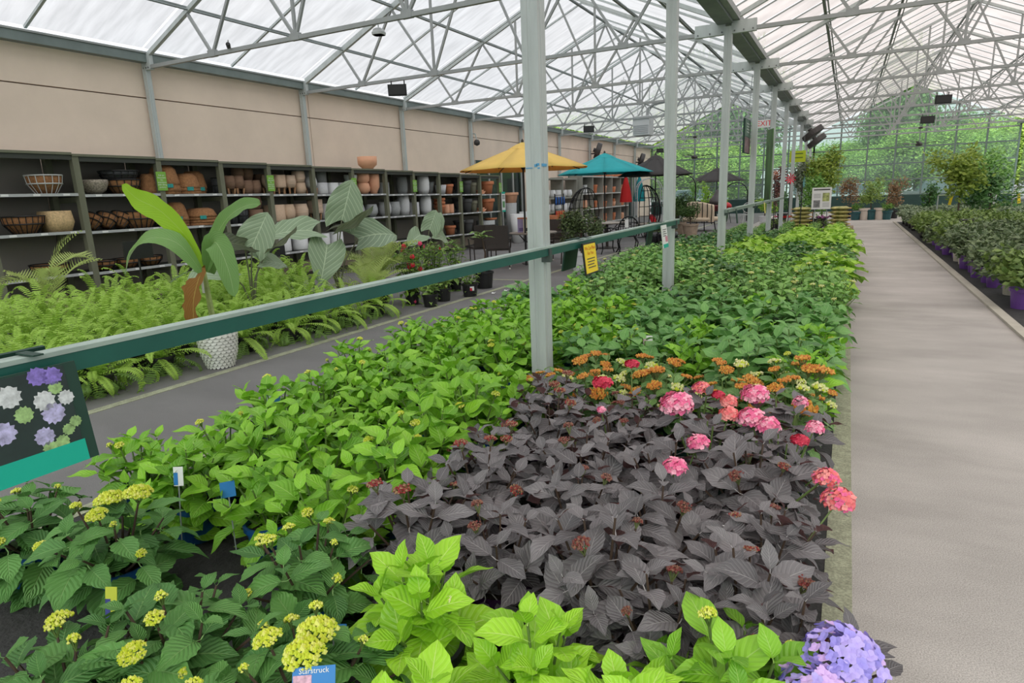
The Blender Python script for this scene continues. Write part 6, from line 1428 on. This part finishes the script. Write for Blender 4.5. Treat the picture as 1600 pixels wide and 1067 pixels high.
t = thing('white_shed', 'white gabled shed outside between the columns', 'building', (-3.6, 49.0, -.05)); MB().box(-1.6, 1.6, -1.2, 1.2, 0, 2.1).build('wall', M('white_siding', (.75, .78, .82), .6), t)
MB().add([(-1.8, -1.35, 2.1), (1.8, -1.35, 2.1), (1.8, 1.35, 2.1), (-1.8, 1.35, 2.1), (-1.8, 0, 2.75), (1.8, 0, 2.75)], [(0, 1, 5, 4), (2, 3, 4, 5), (1, 2, 5), (3, 0, 4), (3, 2, 1, 0)]).build('roof', M('grey_shingle', (.35, .36, .38), .8), t)
for x in (-.9, .3): MB().box(x, x+.6, -1.215, -1.19, .9, 1.7).build('window', M('car_glass', (.08, .11, .13), .1), t)
# ---- plant tags in the bed
tg = {'blue': M('blue_tag', (.02, .19, .52), .5), 'sky': M('sky_tag', (.10, .52, .68), .5)}
def ptag(x, y, z, w, h, mat, rz, tilt, lab, txt=None, pic=None):
    z -= .09; w *= .85; h *= .85
    t = thing('plant_tag', lab, 'tag', (x, y, z), rz); t.rotation_euler = (tilt, 0, rz); MB().box(-w/2, w/2, -.001, .001, 0, h).build('card', mat, t)
    MB().box(-.0025, .0025, -.001, .001, -z*.7, 0).build('stake', steel_dk, t)
    if txt: text(txt, w*.17, white_p, t, (0, -.0022, h*.84), (PI/2, 0, 0), ext=.0003)
    if pic: MB().box(-w*.48, -w*.05, -.0022, -.0012, h*.05, h*.7).build('picture', pic, t)
lp = M('print_pink_flower', (.6, .35, .45), .6, 0, .5, 60)
ptag(-1.05, .91, .50, .12, .07, tg['blue'], .55, -.55, 'blue Starstruck tag beside the lime flower heads', 'Starstruck', lp); ptag(-1.74, .80, .33, .05, .10, white_p, .6, -.3, 'white tag with pink flower picture in the front corner', None, lp)
ptag(-1.29, 1.22, .36, .09, .04, tg['blue'], .5, -.5, 'slim blue tag between toothed and lime plants'); ptag(-2.55, 1.62, .44, .05, .10, white_p, .5, -.2, 'white and navy tag in the fresh green plants', None, tg['blue'])
ptag(-2.28, 1.66, .42, .07, .08, tg['blue'], .9, -.2, 'blue tag with pale corner in the fresh green plants'); ptag(-3.05, 2.62, .46, .10, .06, tg['blue'], .4, -.2, 'blue and white tag beside the walkway edge', None, white_p)
ptag(-1.25, 4.55, .50, .08, .10, white_p, .3, -.2, 'white and pink tag in the blue-green hydrangeas', None, lp); ptag(-.28, 2.15, .43, .09, .05, white_p, .3, -.8, 'white tag lying among the purple leaves', None, dark_ink)
ptag(-2.16, 1.05, .24, .05, .16, M('lime_tag', (.62, .66, .06), .5), .4, -.25, 'yellow tag with blue flower picture in the blue pot', None, M('print_navy_flower', (.05, .06, .25), .6, 0, .5, 60))
# pot lettering
def potword(lab, ang, z, s, mat):
    o = [q for q in bpy.data.objects if q.get('label') == lab][0]; a = ang-o.rotation_euler.z
    b = MB().add([(.124*math.cos(a+k*.12), .124*math.sin(a+k*.12), zz) for zz in (z-.022, z+.022) for k in range(-5, 6)], [(k, k+1, k+12, k+11) for k in range(10)]); b.build('pot_band', M('cream_band', (.55, .49, .40), .6), o)
    for k, ch in enumerate('MONROVIA'):
        q = a+(k-3.5)*.13; text(ch, s, dark_ink, o, (.1255*math.cos(q), .1255*math.sin(q), z), (PI/2, 0, q+PI/2), ext=.0003)
potword('lime-green hydrangea between toothed and purple plants', -1.2, .13, .03, dark_ink)
